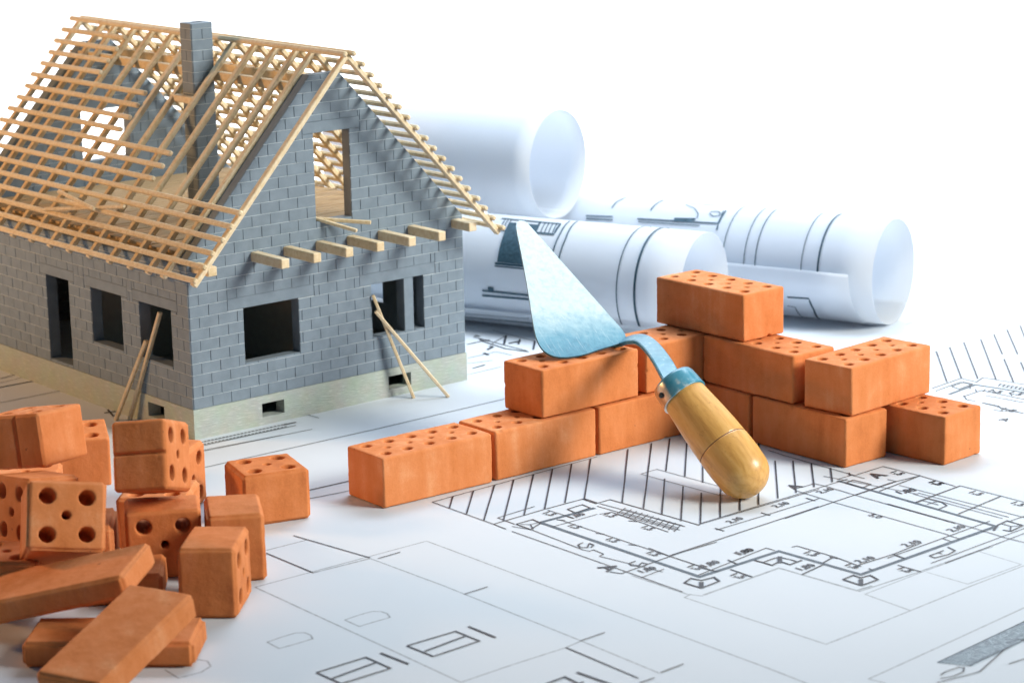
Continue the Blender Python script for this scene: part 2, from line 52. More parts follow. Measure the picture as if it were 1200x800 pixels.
# ------------------------------------------------------------------ helpers
def tag(o, label=None, cat=None, group=None, kind=None):
    if label: o['label'] = label
    if cat: o['category'] = cat
    if group: o['group'] = group
    if kind: o['kind'] = kind
    return o
def empty(name, loc=(0, 0, 0), rz=0.0):
    o = bpy.data.objects.new(name, None); COL.objects.link(o)
    o.location = loc; o.rotation_euler = (0, 0, rz); o.empty_display_size = 0.2
    return o
def mesh_obj(name, bm, mat, parent=None, smooth=False, recalc=True):
    if recalc: bmesh.ops.recalc_face_normals(bm, faces=bm.faces[:])
    me = bpy.data.meshes.new(name); bm.to_mesh(me); bm.free()
    if smooth:
        for p in me.polygons: p.use_smooth = True
    o = bpy.data.objects.new(name, me); COL.objects.link(o)
    if mat: me.materials.append(mat)
    if parent: o.parent = parent
    return o
def add_box(bm, lo, hi, M=None):
    vs = [bm.verts.new(((lo[0], hi[0])[i], (lo[1], hi[1])[j], (lo[2], hi[2])[k])) for i in (0, 1) for j in (0, 1) for k in (0, 1)]
    if M is not None:
        for v in vs: v.co = M @ v.co
    for f in ((0, 1, 3, 2), (4, 6, 7, 5), (0, 4, 5, 1), (2, 3, 7, 6), (0, 2, 6, 4), (1, 5, 7, 3)):
        bm.faces.new([vs[i] for i in f])
    return vs
def add_beam(bm, p, q, wd, ht, up=(0, 0, 1), bev=0.012):
    """timber of rectangular section from p to q, edges bevelled"""
    p, q = Vector(p), Vector(q); t = (q - p).normalized(); up = Vector(up)
    s = t.cross(up)
    if s.length < 1e-4: s = t.cross(Vector((1, 0, 0)))
    s.normalize(); u = s.cross(t)
    M = Matrix((s, t, u)).transposed().to_4x4(); M.translation = p
    L = (q - p).length
    b2 = bmesh.new()
    add_box(b2, (-wd / 2, 0, -ht / 2), (wd / 2, L, ht / 2))
    bmesh.ops.bevel(b2, geom=b2.edges[:], offset=bev, segments=1, affect='EDGES')
    mp = {}
    for v in b2.verts: mp[v] = bm.verts.new(M @ v.co)
    for f in b2.faces: bm.faces.new([mp[v] for v in f.verts])
    b2.free()
def beam(name, p, q, wd, ht, mat, parent=None, up=(0, 0, 1), bev=0.012):
    bm = bmesh.new(); add_beam(bm, p, q, wd, ht, up, bev)
    return mesh_obj(name, bm, mat, parent)
def evaluated_mesh(o):
    dg = bpy.context.evaluated_depsgraph_get(); dg.update()
    return bpy.data.meshes.new_from_object(o.evaluated_get(dg), depsgraph=dg)
def apply_mods(o):
    me = evaluated_mesh(o); o.modifiers.clear(); o.data = me
    return o

# ------------------------------------------------------------------ materials
def mat(name):
    m = bpy.data.materials.new(name); m.use_nodes = True
    nt = m.node_tree; b = nt.nodes['Principled BSDF']
    return m, nt, b
def N(nt, typ, **kw):
    n = nt.nodes.new(typ)
    for k, v in kw.items():
        if k in n.inputs: n.inputs[k].default_value = v
        else: setattr(n, k, v)
    return n
def ramp(nt, stops):
    r = nt.nodes.new('ShaderNodeValToRGB'); e = r.color_ramp.elements
    while len(e) < len(stops): e.new(0.5)
    for i, (p, c) in enumerate(stops): e[i].position = p; e[i].color = (*c, 1)
    return r
def coords(nt, scale=(1, 1, 1)):
    tc = N(nt, 'ShaderNodeTexCoord'); mp = N(nt, 'ShaderNodeMapping'); mp.inputs['Scale'].default_value = scale
    nt.links.new(tc.outputs['Object'], mp.inputs['Vector']); return mp.outputs['Vector']
def bump(nt, b, height, strength, dist):
    bp = N(nt, 'ShaderNodeBump', Strength=strength, Distance=dist)
    nt.links.new(height, bp.inputs['Height']); nt.links.new(bp.outputs['Normal'], b.inputs['Normal'])

def make_terracotta():
    m, nt, b = mat('terracotta'); L = nt.links
    oi = N(nt, 'ShaderNodeObjectInfo')
    v = coords(nt); add = N(nt, 'ShaderNodeVectorMath', operation='ADD')
    mul = N(nt, 'ShaderNodeMath', operation='MULTIPLY'); mul.inputs[1].default_value = 37.0
    L.new(oi.outputs['Random'], mul.inputs[0]); L.new(v, add.inputs[0]); L.new(mul.outputs[0], add.inputs[1])
    n1 = N(nt, 'ShaderNodeTexNoise', Scale=2.2, Detail=4.0, Roughness=0.6)
    st = N(nt, 'ShaderNodeMapping'); st.inputs['Scale'].default_value = (4.0, 4.0, 0.6); L.new(add.outputs[0], st.inputs['Vector'])
    n2 = N(nt, 'ShaderNodeTexNoise', Scale=1.1, Detail=3.0)       # vertical drag streaks
    n3 = N(nt, 'ShaderNodeTexNoise', Scale=42.0, Detail=3.0)      # grain
    L.new(add.outputs[0], n1.inputs['Vector']); L.new(st.outputs[0], n2.inputs['Vector']); L.new(add.outputs[0], n3.inputs['Vector'])
    a = N(nt, 'ShaderNodeMath', operation='ADD'); L.new(n1.outputs['Fac'], a.inputs[0]); L.new(n2.outputs['Fac'], a.inputs[1])
    a2 = N(nt, 'ShaderNodeMath', operation='MULTIPLY_ADD'); L.new(n3.outputs['Fac'], a2.inputs[0]); a2.inputs[1].default_value = 0.35; L.new(a.outputs[0], a2.inputs[2])
    rs = N(nt, 'ShaderNodeMath', operation='MULTIPLY_ADD'); L.new(oi.outputs['Random'], rs.inputs[0]); rs.inputs[1].default_value = 0.28; L.new(a2.outputs[0], rs.inputs[2])
    sc = N(nt, 'ShaderNodeMapRange'); sc.inputs['From Min'].default_value = 0.72; sc.inputs['From Max'].default_value = 1.75; L.new(rs.outputs[0], sc.inputs['Value'])
    r = ramp(nt, [(0.0, (0.44, 0.125, 0.036)), (0.45, (0.605, 0.196, 0.060)), (0.75, (0.66, 0.232, 0.084)), (1.0, (0.72, 0.31, 0.14))])
    L.new(sc.outputs[0], r.inputs['Fac'])
    # sparse dark burn specks
    vo = N(nt, 'ShaderNodeTexNoise', Scale=9.0, Detail=2.0); L.new(add.outputs[0], vo.inputs['Vector'])
    sr_ = ramp(nt, [(0.74, (0, 0, 0)), (0.82, (1, 1, 1))]); L.new(vo.outputs['Fac'], sr_.inputs['Fac'])
    mx = N(nt, 'ShaderNodeMixRGB'); mx.inputs['Color2'].default_value = (0.26, 0.09, 0.04, 1)
    L.new(sr_.outputs['Color'], mx.inputs['Fac']); L.new(r.outputs['Color'], mx.inputs['Color1'])
    L.new(mx.outputs['Color'], b.inputs['Base Color'])
    b.inputs['Roughness'].default_value = 0.85; b.inputs['Specular IOR Level'].default_value = 0.25
    nb = N(nt, 'ShaderNodeTexNoise', Scale=26.0, Detail=6.0, Roughness=0.7); L.new(add.outputs[0], nb.inputs['Vector'])
    bump(nt, b, nb.outputs['Fac'], 0.35, 0.02)
    return m
def make_wood(name, c0, c1, c2, rough=0.65, coat=0.0, sc=(10, 10, 1.2), grain=5.0):
    m, nt, b = mat(name); L = nt.links
    oi = N(nt, 'ShaderNodeObjectInfo'); v = coords(nt, sc)
    add = N(nt, 'ShaderNodeVectorMath', operation='ADD'); mul = N(nt, 'ShaderNodeMath', operation='MULTIPLY'); mul.inputs[1].default_value = 51.0
    L.new(oi.outputs['Random'], mul.inputs[0]); L.new(v, add.inputs[0]); L.new(mul.outputs[0], add.inputs[1])
    n = N(nt, 'ShaderNodeTexNoise', Scale=grain, Detail=5.0, Roughness=0.6, Distortion=0.4); L.new(add.outputs[0], n.inputs['Vector'])
    rn = N(nt, 'ShaderNodeMath', operation='MULTIPLY_ADD'); L.new(oi.outputs['Random'], rn.inputs[0]); rn.inputs[1].default_value = 0.18; L.new(n.outputs['Fac'], rn.inputs[2])
    r = ramp(nt, [(0.30, c0), (0.55, c1), (0.80, c2)]); L.new(rn.outputs[0], r.inputs['Fac'])
    L.new(r.outputs['Color'], b.inputs['Base Color'])
    b.inputs['Roughness'].default_value = rough; b.inputs['Coat Weight'].default_value = coat; b.inputs['Coat Roughness'].default_value = 0.18
    if coat > 0:      # knocks and worn varnish
        kn = N(nt, 'ShaderNodeTexNoise', Scale=6.0, Detail=5.0, Roughness=0.75); L.new(coords(nt), kn.inputs['Vector'])
        kr = ramp(nt, [(0.60, (0, 0, 0)), (0.70, (1, 1, 1))]); L.new(kn.outputs['Fac'], kr.inputs['Fac'])
        km = N(nt, 'ShaderNodeMixRGB'); km.inputs['Color2'].default_value = (0.36, 0.15, 0.035, 1)
        kf = N(nt, 'ShaderNodeMath', operation='MULTIPLY'); kf.inputs[1].default_value = 0.55; L.new(kr.outputs['Color'], kf.inputs[0])
        L.new(kf.outputs[0], km.inputs['Fac']); L.new(r.outputs['Color'], km.inputs['Color1']); L.new(km.outputs['Color'], b.inputs['Base Color'])
        mrr = N(nt, 'ShaderNodeMapRange'); mrr.inputs['To Min'].default_value = 0.30; mrr.inputs['To Max'].default_value = 0.62; L.new(kn.outputs['Fac'], mrr.inputs['Value']); L.new(mrr.outputs[0], b.inputs['Roughness'])
        bump(nt, b, kn.outputs['Fac'], 0.2, 0.02)
    else:
        bump(nt, b, n.outputs['Fac'], 0.25, 0.01)
    return m
def make_block(name, c0, c1, rough=0.55):
    m, nt, b = mat(name); L = nt.links
    v = coords(nt); n = N(nt, 'ShaderNodeTexNoise', Scale=5.0, Detail=5.0); L.new(v, n.inputs['Vector'])
    n2 = N(nt, 'ShaderNodeTexNoise', Scale=60.0, Detail=2.0); L.new(v, n2.inputs['Vector'])
    a = N(nt, 'ShaderNodeMath', operation='MULTIPLY_ADD'); L.new(n2.outputs['Fac'], a.inputs[0]); a.inputs[1].default_value = 0.25; L.new(n.outputs['Fac'], a.inputs[2])
    r = ramp(nt, [(0.40, c0), (0.80, c1)]); L.new(a.outputs[0], r.inputs['Fac']); L.new(r.outputs['Color'], b.inputs['Base Color'])
    b.inputs['Roughness'].default_value = rough
    bump(nt, b, n2.outputs['Fac'], 0.15, 0.01)
    return m
def make_plinth():
    m, nt, b = mat('plinth_render'); L = nt.links
    v = coords(nt, (2.2, 2.2, 14.0)); n = N(nt, 'ShaderNodeTexNoise', Scale=3.0, Detail=3.0, Roughness=0.55); L.new(v, n.inputs['Vector'])
    v2 = coords(nt); n2 = N(nt, 'ShaderNodeTexNoise', Scale=3.0, Detail=3.0); L.new(v2, n2.inputs['Vector'])
    r = ramp(nt, [(0.3, (0.375, 0.43, 0.39)), (0.58, (0.41, 0.47, 0.43)), (0.66, (0.49, 0.545, 0.505))]); L.new(n.outputs['Fac'], r.inputs['Fac'])
    mx = N(nt, 'ShaderNodeMixRGB', blend_type='MULTIPLY'); mx.inputs['Fac'].default_value = 0.25
    L.new(r.outputs['Color'], mx.inputs['Color1']); L.new(n2.outputs['Color'], mx.inputs['Color2'])
    L.new(mx.outputs['Color'], b.inputs['Base Color']); b.inputs['Roughness'].default_value = 0.6
    bump(nt, b, n.outputs['Fac'], 0.6, 0.02)
    return m
def make_paper(name, col, trans=0.0, rough=0.6):
    m, nt, b = mat(name); L = nt.links
    v = coords(nt); n = N(nt, 'ShaderNodeTexNoise', Scale=0.35, Detail=3.0); L.new(v, n.inputs['Vector'])
    r = ramp(nt, [(0.3, tuple(x * 0.975 for x in col)), (0.7, col)]); L.new(n.outputs['Fac'], r.inputs['Fac'])
    L.new(r.outputs['Color'], b.inputs['Base Color']); b.inputs['Roughness'].default_value = rough
    b.inputs['Specular IOR Level'].default_value = 0.3
    n2 = N(nt, 'ShaderNodeTexNoise', Scale=0.9, Detail=2.0); L.new(v, n2.inputs['Vector'])
    bump(nt, b, n2.outputs['Fac'], 0.12, 0.05)
    if trans > 0:
        t = N(nt, 'ShaderNodeBsdfTranslucent'); t.inputs['Color'].default_value = (*col, 1)
        mx = N(nt, 'ShaderNodeMixShader'); mx.inputs['Fac'].default_value = trans
        L.new(b.outputs[0], mx.inputs[1]); L.new(t.outputs[0], mx.inputs[2])
        L.new(mx.outputs[0], nt.nodes['Material Output'].inputs['Surface'])
    return m
def make_ink(name, col):
    m, nt, b = mat(name); b.inputs['Base Color'].default_value = (*col, 1); b.inputs['Roughness'].default_value = 0.6
    v = coords(nt); n = N(nt, 'ShaderNodeTexNoise', Scale=14.0, Detail=3.0); nt.links.new(v, n.inputs['Vector'])
    r = ramp(nt, [(0.35, col), (0.75, tuple(min(1, c * 1.8 + 0.02) for c in col))]); nt.links.new(n.outputs['Fac'], r.inputs['Fac'])
    nt.links.new(r.outputs['Color'], b.inputs['Base Color'])
    return m
def make_blade_paint():
    """worn paint: turquoise at the heel, chalky white worn coat above"""
    m, nt, b = mat('worn_blade_coat'); L = nt.links
    tc = N(nt, 'ShaderNodeTexCoord'); sep = N(nt, 'ShaderNodeSeparateXYZ'); L.new(tc.outputs['Object'], sep.inputs[0])
    n = N(nt, 'ShaderNodeTexNoise', Scale=2.4, Detail=6.0, Roughness=0.7); L.new(tc.outputs['Object'], n.inputs['Vector'])
    n2 = N(nt, 'ShaderNodeTexNoise', Scale=9.0, Detail=5.0, Roughness=0.75); L.new(tc.outputs['Object'], n2.inputs['Vector'])
    a = N(nt, 'ShaderNodeMath', operation='MULTIPLY_ADD'); L.new(n.outputs['Fac'], a.inputs[0]); a.inputs[1].default_value = -0.9; L.new(sep.outputs['Y'], a.inputs[2])
    a2 = N(nt, 'ShaderNodeMath', operation='MULTIPLY_ADD'); L.new(sep.outputs['X'], a2.inputs[0]); a2.inputs[1].default_value = 0.10; L.new(a.outputs[0], a2.inputs[2])
    mr = N(nt, 'ShaderNodeMapRange'); mr.inputs['From Min'].default_value = -0.65; mr.inputs['From Max'].default_value = 0.42; L.new(a2.outputs[0], mr.inputs['Value'])
    r = ramp(nt, [(0.0, (0.025, 0.15, 0.225)), (0.35, (0.075, 0.225, 0.295)), (0.68, (0.23, 0.35, 0.385)), (1.0, (0.385, 0.45, 0.455))]); L.new(mr.outputs[0], r.inputs['Fac'])
    sp_ = ramp(nt, [(0.46, (1, 1, 1)), (0.66, (0.66, 0.78, 0.81))]); L.new(n2.outputs['Fac'], sp_.inputs['Fac'])
    mx = N(nt, 'ShaderNodeMixRGB', blend_type='MULTIPLY'); mx.inputs['Fac'].default_value = 0.8
    L.new(r.outputs['Color'], mx.inputs['Color1']); L.new(sp_.outputs['Color'], mx.inputs['Color2'])
    ms = N(nt, 'ShaderNodeMapping'); ms.inputs['Scale'].default_value = (26.0, 1.6, 1.0); ms.inputs['Rotation'].default_value = (0, 0, 0.25); L.new(tc.outputs['Object'], ms.inputs['Vector'])
    n3 = N(nt, 'ShaderNodeTexNoise', Scale=2.0, Detail=4.0, Roughness=0.7); L.new(ms.outputs[0], n3.inputs['Vector'])
    scr = ramp(nt, [(0.58, (0, 0, 0)), (0.70, (1, 1, 1))]); L.new(n3.outputs['Fac'], scr.inputs['Fac'])
    fs = N(nt, 'ShaderNodeMath', operation='MULTIPLY'); fs.inputs[1].default_value = 0.45; L.new(scr.outputs['Color'], fs.inputs[0])
    mx2 = N(nt, 'ShaderNodeMixRGB'); mx2.inputs['Color2'].default_value = (0.50, 0.54, 0.54, 1); L.new(fs.outputs[0], mx2.inputs['Fac']); L.new(mx.outputs['Color'], mx2.inputs['Color1'])
    L.new(mx2.outputs['Color'], b.inputs['Base Color'])
    b.inputs['Roughness'].default_value = 0.42; b.inputs['Metallic'].default_value = 0.15
    bump(nt, b, n2.outputs['Fac'], 0.25, 0.02)
    return m
def make_tang_paint():
    m, nt, b = mat('turquoise_paint'); L = nt.links
    v = coords(nt); n = N(nt, 'ShaderNodeTexNoise', Scale=7.0, Detail=6.0, Roughness=0.7); L.new(v, n.inputs['Vector'])
    r = ramp(nt, [(0.36, (0.03, 0.19, 0.29)), (0.56, (0.06, 0.25, 0.35)), (0.66, (0.30, 0.42, 0.45))]); L.new(n.outputs['Fac'], r.inputs['Fac'])
    L.new(r.outputs['Color'], b.inputs['Base Color']); b.inputs['Roughness'].default_value = 0.35
    bump(nt, b, n.outputs['Fac'], 0.25, 0.01)
    return m
def make_ferrule():
    """blue paint left on the upper side, bare steel below"""
    m, nt, b = mat('ferrule_steel'); L = nt.links
    tc = N(nt, 'ShaderNodeTexCoord'); sep = N(nt, 'ShaderNodeSeparateXYZ'); L.new(tc.outputs['Object'], sep.inputs[0])
    n = N(nt, 'ShaderNodeTexNoise', Scale=5.0, Detail=5.0); L.new(tc.outputs['Object'], n.inputs['Vector'])
    a = N(nt, 'ShaderNodeMath', operation='MULTIPLY_ADD'); L.new(n.outputs['Fac'], a.inputs[0]); a.inputs[1].default_value = 0.25; L.new(sep.outputs['X'], a.inputs[2])
    r = ramp(nt, [(0.0, (0, 0, 0)), (0.06, (1, 1, 1))]); L.new(a.outputs[0], r.inputs['Fac'])
    cr_ = ramp(nt, [(0.4, (0.04, 0.22, 0.32)), (0.58, (0.09, 0.28, 0.38)), (0.68, (0.36, 0.44, 0.46))]); L.new(n.outputs['Fac'], cr_.inputs['Fac'])
    mx = N(nt, 'ShaderNodeMixRGB'); mx.inputs['Color1'].default_value = (0.62, 0.57, 0.50, 1)
    L.new(r.outputs['Color'], mx.inputs['Fac']); L.new(cr_.outputs['Color'], mx.inputs['Color2'])
    L.new(mx.outputs['Color'], b.inputs['Base Color'])
    inv = N(nt, 'ShaderNodeMath', operation='SUBTRACT'); inv.inputs[0].default_value = 1.0; L.new(r.outputs['Color'], inv.inputs[1])
    L.new(inv.outputs[0], b.inputs['Metallic']); b.inputs['Roughness'].default_value = 0.28
    return m
def plain(name, col, rough=0.6, metal=0.0):
    m, nt, b = mat(name); b.inputs['Base Color'].default_value = (*col, 1); b.inputs['Roughness'].default_value = rough; b.inputs['Metallic'].default_value = metal
    v = coords(nt); n = N(nt, 'ShaderNodeTexNoise', Scale=8.0, Detail=4.0); nt.links.new(v, n.inputs['Vector'])
    r = ramp(nt, [(0.3, tuple(c * 0.88 for c in col)), (0.7, col)]); nt.links.new(n.outputs['Fac'], r.inputs['Fac']); nt.links.new(r.outputs['Color'], b.inputs['Base Color'])
    return m

TERRA = make_terracotta()
PINE = make_wood('pine_strip', (0.53, 0.39, 0.205), (0.66, 0.52, 0.32), (0.73, 0.62, 0.44), sc=(14, 14, 14), grain=1.0)
BOARD = make_wood('floor_board', (0.344, 0.221, 0.098), (0.451, 0.303, 0.148), (0.508, 0.369, 0.197), sc=(2, 14, 14), grain=1.0)
HANDLE = make_wood('varnished_beech', (0.50, 0.24, 0.055), (0.66, 0.35, 0.09), (0.73, 0.43, 0.145), rough=0.40, coat=0.32, sc=(5, 5, 0.9), grain=2.2)
BLOCK = make_block('grey_block', (0.138, 0.186, 0.232), (0.176, 0.231, 0.285))
LITJOINT = make_block('lit_joint_tone', (0.34, 0.41, 0.46), (0.42, 0.485, 0.535))  # tone with the light along the block ledges put into the colour
MORTAR = make_block('grey_mortar', (0.128, 0.164, 0.200), (0.168, 0.212, 0.252))
PLINTH = make_plinth()
PAPER = make_paper('drawing_paper', (0.60, 0.65, 0.705))
ROLLP = make_paper('rolled_paper', (0.80, 0.84, 0.89), trans=0.5)
SWEEP = make_paper('white_sweep', (0.86, 0.86, 0.86))
INK = make_ink('black_ink', (0.018, 0.02, 0.028)); GREY = make_ink('grey_ink', (0.24, 0.26, 0.28)); TONE = make_ink('blue_tone_ink', (0.36, 0.45, 0.52)); BLUE = make_ink('blue_grey_ink', (0.045, 0.065, 0.085))
TEAL = make_ink('teal_ink', (0.008, 0.040, 0.065))
BLADE = make_blade_paint(); TANG = make_tang_paint(); FERR = make_ferrule()
RIVET = plain('rivet_hole', (0.05, 0.045, 0.04), 0.5, 0.4)
DARKPLASTER = plain('interior_plaster', (0.30, 0.32, 0.30), 0.8)

# ------------------------------------------------------------------ setting: table and sweep
bm = bmesh.new()
prof = [(8, -0.012), (70, -0.012)] + [(70 + 24 * math.sin(t), -0.012 + 24 * (1 - math.cos(t))) for t in [i * math.pi / 2 / 16 for i in range(1, 17)]] + [(94, 60)]
va = [(bm.verts.new((-75, y, z)), bm.verts.new((75, y, z))) for y, z in prof]
for i in range(len(va) - 1): bm.faces.new((va[i][0], va[i][1], va[i + 1][1], va[i + 1][0]))
table = mesh_obj('table_top', bm, SWEEP, smooth=True); tag(table, 'white seamless table surface curving up into the backdrop', 'table', kind='structure')

# ------------------------------------------------------------------ plan sheet with its printed drawing
plan = empty('plan_sheet', (0, 36, 0))
tag(plan, 'large white building plan sheet lying flat under everything', 'plan')
bm = bmesh.new()
add_box(bm, (-24, -18, -0.008), (26, 26, 0.0))
mesh_obj('paper_sheet', bm, PAPER, plan)
def stroke(bm, pts, wd, z, close_caps=True):
    """flat ink band of constant width along a polyline, mitred"""
    P = [Vector((x, y)) for x, y in pts]; n = len(P); ring = []
    for i in range(n):
        d0 = (P[i] - P[i - 1]).normalized() if i > 0 else None
        d1 = (P[i + 1] - P[i]).normalized() if i < n - 1 else None
        if d0 is None: d0 = d1
        if d1 is None: d1 = d0
        t = d0 + d1
        if t.length < 1e-3: t = d0
        t.normalize(); nr = Vector((-t.y, t.x)); k = 1.0 / max(0.45, abs(nr.dot(Vector((-d0.y, d0.x)))))
        ring.append((P[i] + nr * wd / 2 * k, P[i] - nr * wd / 2 * k))
    vv = [(bm.verts.new((a.x, a.y - 36, z)), bm.verts.new((b.x, b.y - 36, z))) for a, b in ring]
    for i in range(n - 1): bm.faces.new((vv[i][0], vv[i + 1][0], vv[i + 1][1], vv[i][1]))
zi = 0.0012
for cat, nm, m in (('grey', 'site_outline', GREY), ('outline', 'sheet_border', GREY), ('wall', 'wall_line', BLUE), ('wallt', 'hatched_wall_line', BLUE), ('tone', 'toned_area', TONE), ('dim', 'dimension_line', INK), ('hatch', 'hatching', INK)):
    bm = bmesh.new()
    for k, (wd, pts) in enumerate(DATA['lines'][cat]): stroke(bm, pts, wd * {'dim': 1.5, 'hatch': 1.2, 'outline': 1.5}.get(cat, 1.0), zi + 0.000004 * k)
    mesh_obj(nm, bm, m, plan, recalc=False); zi += 0.0012
def text_mesh(s, size):
    cu = bpy.data.curves.new('lettering', 'FONT'); cu.body = s; cu.size = size; cu.resolution_u = 3; cu.offset = 0.022 * size
    o = bpy.data.objects.new('lettering', cu); COL.objects.link(o)
    me = evaluated_mesh(o); bpy.data.objects.remove(o); return me
bm = bmesh.new()
for s, (x, y), ang, size in DATA['texts']:
    me = text_mesh(s, size * 1.15); t = bmesh.new(); t.from_mesh(me)
    M = Matrix.Translation((x, y - 36, zi)) @ Matrix.Rotation(ang, 4, 'Z')
    mp = {v: bm.verts.new(M @ v.co) for v in t.verts}
    for f in t.faces: bm.faces.new([mp[v] for v in f.verts])
    t.free()
mesh_obj('dimension_lettering', bm, INK, plan, recalc=False)

# ------------------------------------------------------------------ model house
HA, HW, HB = 0.69190, 5.572, 0.492
HD = 7.35; ZE, ZR, EAVE = 2.719, 6.065, 0.313
SL = (ZR - ZE) / (HW / 2 + EAVE)
HO = Vector((-5.1101, 37.8187, 0))
house = empty('model_house', HO, HA)
tag(house, 'grey block model house with bare timber roof frame and chimney', 'model house')
HM = Matrix.Translation(HO) @ Matrix.Rotation(HA, 4, 'Z')
def hloc(a, d, z): return HM @ Vector((a, d, z))
def zplane(a): return ZR - SL * abs(HW / 2 - a)
WT = 0.20
def cut(o, boxes):
    bm = bmesh.new()
    for lo, hi in boxes: add_box(bm, lo, hi)
    c = mesh_obj('cutter', bm, None)
    c.parent = o.parent
    md = o.modifiers.new('b', 'BOOLEAN'); md.object = c; md.operation = 'DIFFERENCE'; md.solver = 'EXACT'
    apply_mods(o); bpy.data.objects.remove(c)
def clip_poly(poly, hp):
    a, b, c = hp; out = []
    for i in range(len(poly)):
        p, q = poly[i], poly[(i + 1) % len(poly)]
        dp, dq = a * p[0] + b * p[1] - c, a * q[0] + b * q[1] - c
        if dp <= 0: out.append(p)
        if (dp < 0 < dq) or (dq < 0 < dp):
            t = dp / (dp - dq); out.append((p[0] + (q[0] - p[0]) * t, p[1] + (q[1] - p[1]) * t))
    return out
def inset(poly, k):
    n = len(poly); P = poly
    for i in range(n):
        p, q = poly[i], poly[(i + 1) % n]
        ex, ey = q[0] - p[0], q[1] - p[1]; l = math.hypot(ex, ey)
        if l < 1e-6: continue
        nx, ny = ey / l, -ex / l          # outward for counter-clockwise
        P = clip_poly(P, (nx, ny, nx * p[0] + ny * p[1] - k))
        if len(P) < 3: return []
    return P
def subtract(rects, h):
    out = []
    for (a, b, c, d) in rects:
        if h[0] >= b or h[1] <= a or h[2] >= d or h[3] <= c: out.append((a, b, c, d)); continue
        if h[0] > a: out.append((a, h[0], c, d))
        if h[1] < b: out.append((h[1], b, c, d))
        x0, x1 = max(a, h[0]), min(b, h[1])
        if h[2] > c: out.append((x0, x1, c, h[2]))
        if h[3] < d: out.append((x0, x1, h[3], d))
    return out
def block_face(bm, u0, u1, z0, z1, holes, lintels, planes, fn, ch=0.1865, bl=0.36, mi=1):
    pieces = []
    k = 0; z = z0
    while z < z1 - 0.01:
        u = u0 - (bl / 2 if k % 2 else 0)
        row = []
        while u < u1:
            row.append((max(u, u0), min(u + bl, u1), z, min(z + ch, z1))); u += bl
        for h in list(holes) + list(lintels): row = subtract(row, h)
        pieces += row; z += ch; k += 1
    # bed joints between the courses, painted pale for light caught on the ledges
    zj = z0 + ch
    while zj < z1 - 0.02:
        row = [(u0, u1, zj - 0.010, zj + 0.010)]
        for h in list(holes) + list(lintels): row = subtract(row, h)
        for (a, b_, c, d) in row:
            poly = [(a, c), (b_, c), (b_, d), (a, d)]
            for hp in planes: poly = clip_poly(poly, hp)
            if len(poly) >= 3:
                f = bm.faces.new([bm.verts.new(fn(x, y, 0.004)) for x, y in poly]); f.material_index = 2
        zj += ch
    pieces += list(lintels)
    for (a, b, c, d) in pieces:
        if b - a < 0.03 or d - c < 0.03: continue
        poly = [(a, c), (b, c), (b, d), (a, d)]
        for hp in planes: poly = clip_poly(poly, hp)
        if len(poly) < 3: continue
        lo = inset(poly, 0.002); hi = inset(poly, 0.007)
        if len(lo) < 3 or len(hi) != len(lo): continue
        j = random.uniform(-0.0025, 0.0025)
        vl = [bm.verts.new(fn(x, y, -0.002)) for x, y in lo]; vh = [bm.verts.new(fn(x, y, 0.010 + j)) for x, y in hi]
        fs = [bm.faces.new(vh)]
        for i in range(len(vl)):
            fs.append(bm.faces.new((vl[i], vl[(i + 1) % len(vl)], vh[(i + 1) % len(vl)], vh[i])))
        for f in fs: f.material_index = mi
def add_blocks(o, faces):
    """joins the raised block faces into the wall's own mesh"""
    bm = bmesh.new(); bm.from_mesh(o.data)
    for args in faces: block_face(bm, *args)
    bm.to_mesh(o.data); bm.free()
    if len(o.data.materials) < 2: o.data.materials.append(BLOCK); o.data.materials.append(LITJOINT)

Z0 = HB
WALLTOP = zplane(0) - 0.23
APX = 5.62
W1 = (1.02, 2.10, 1.09, 2.00); W2 = (3.59, 4.69, 1.09, 2.00); DOOR = (2.52, 3.24, 3.21, 4.67)
MULL = (4.27, 4.47)
# plinth
bm = bmesh.new(); add_box(bm, (-0.02, -0.02, 0.0), (HW + 0.02, HD + 0.02, HB))
pl = mesh_obj('plinth', bm, PLINTH, house)
CEL = [(1.29, 1.73), (3.88, 4.36)]
cut(pl, [((0.22, 0.22, -0.5), (HW - 0.22, HD - 0.22, 0.40))] )
cut(pl, [((a, -0.3, 0.13), (b, 0.6, 0.36)) for a, b in CEL] + [((-0.3, 0.87, 0.14), (0.6, 1.37, 0.38))])
bm = bmesh.new(); add_box(bm, (0.1, 0.1, HB - 0.03), (HW - 0.1, HD - 0.1, HB + 0.03)); mesh_obj('floor_slab', bm, DARKPLASTER, house)
def gable(name, d0, d1, holes, face_d, face_sign, lintels):
    bm = bmesh.new()
    zt = lambda a: min(zplane(a) - 0.13, APX)
    aa = HW / 2 - (ZR - 0.13 - APX) / SL; ab = HW / 2 + (ZR - 0.13 - APX) / SL
    prof = [(0, Z0), (HW, Z0), (HW, zt(HW)), (ab, APX), (aa, APX), (0, zt(0))]
    f0 = [bm.verts.new((a, d0, z)) for a, z in prof]; f1 = [bm.verts.new((a, d1, z)) for a, z in prof]
    bm.faces.new(f0); bm.faces.new(f1[::-1])
    for i in range(6): bm.faces.new((f0[i], f0[(i + 1) % 6], f1[(i + 1) % 6], f1[i]))
    o = mesh_obj(name, bm, MORTAR, house)
    cut(o, [((a, min(d0, d1) - 0.3, c), (b, max(d0, d1) + 0.3, d)) for a, b, c, d in holes])
    k = SL
    c0 = ZR - 0.13 - SL * HW / 2
    planes = [(-k, 1, c0), (k, 1, c0 + SL * HW), (0, 1, APX)]
    fn = lambda u, z, h: Vector((u, face_d + face_sign * h, z))
    add_blocks(o, [(0.0, HW, Z0, 5.6, holes, lintels, planes, fn)])
    return o
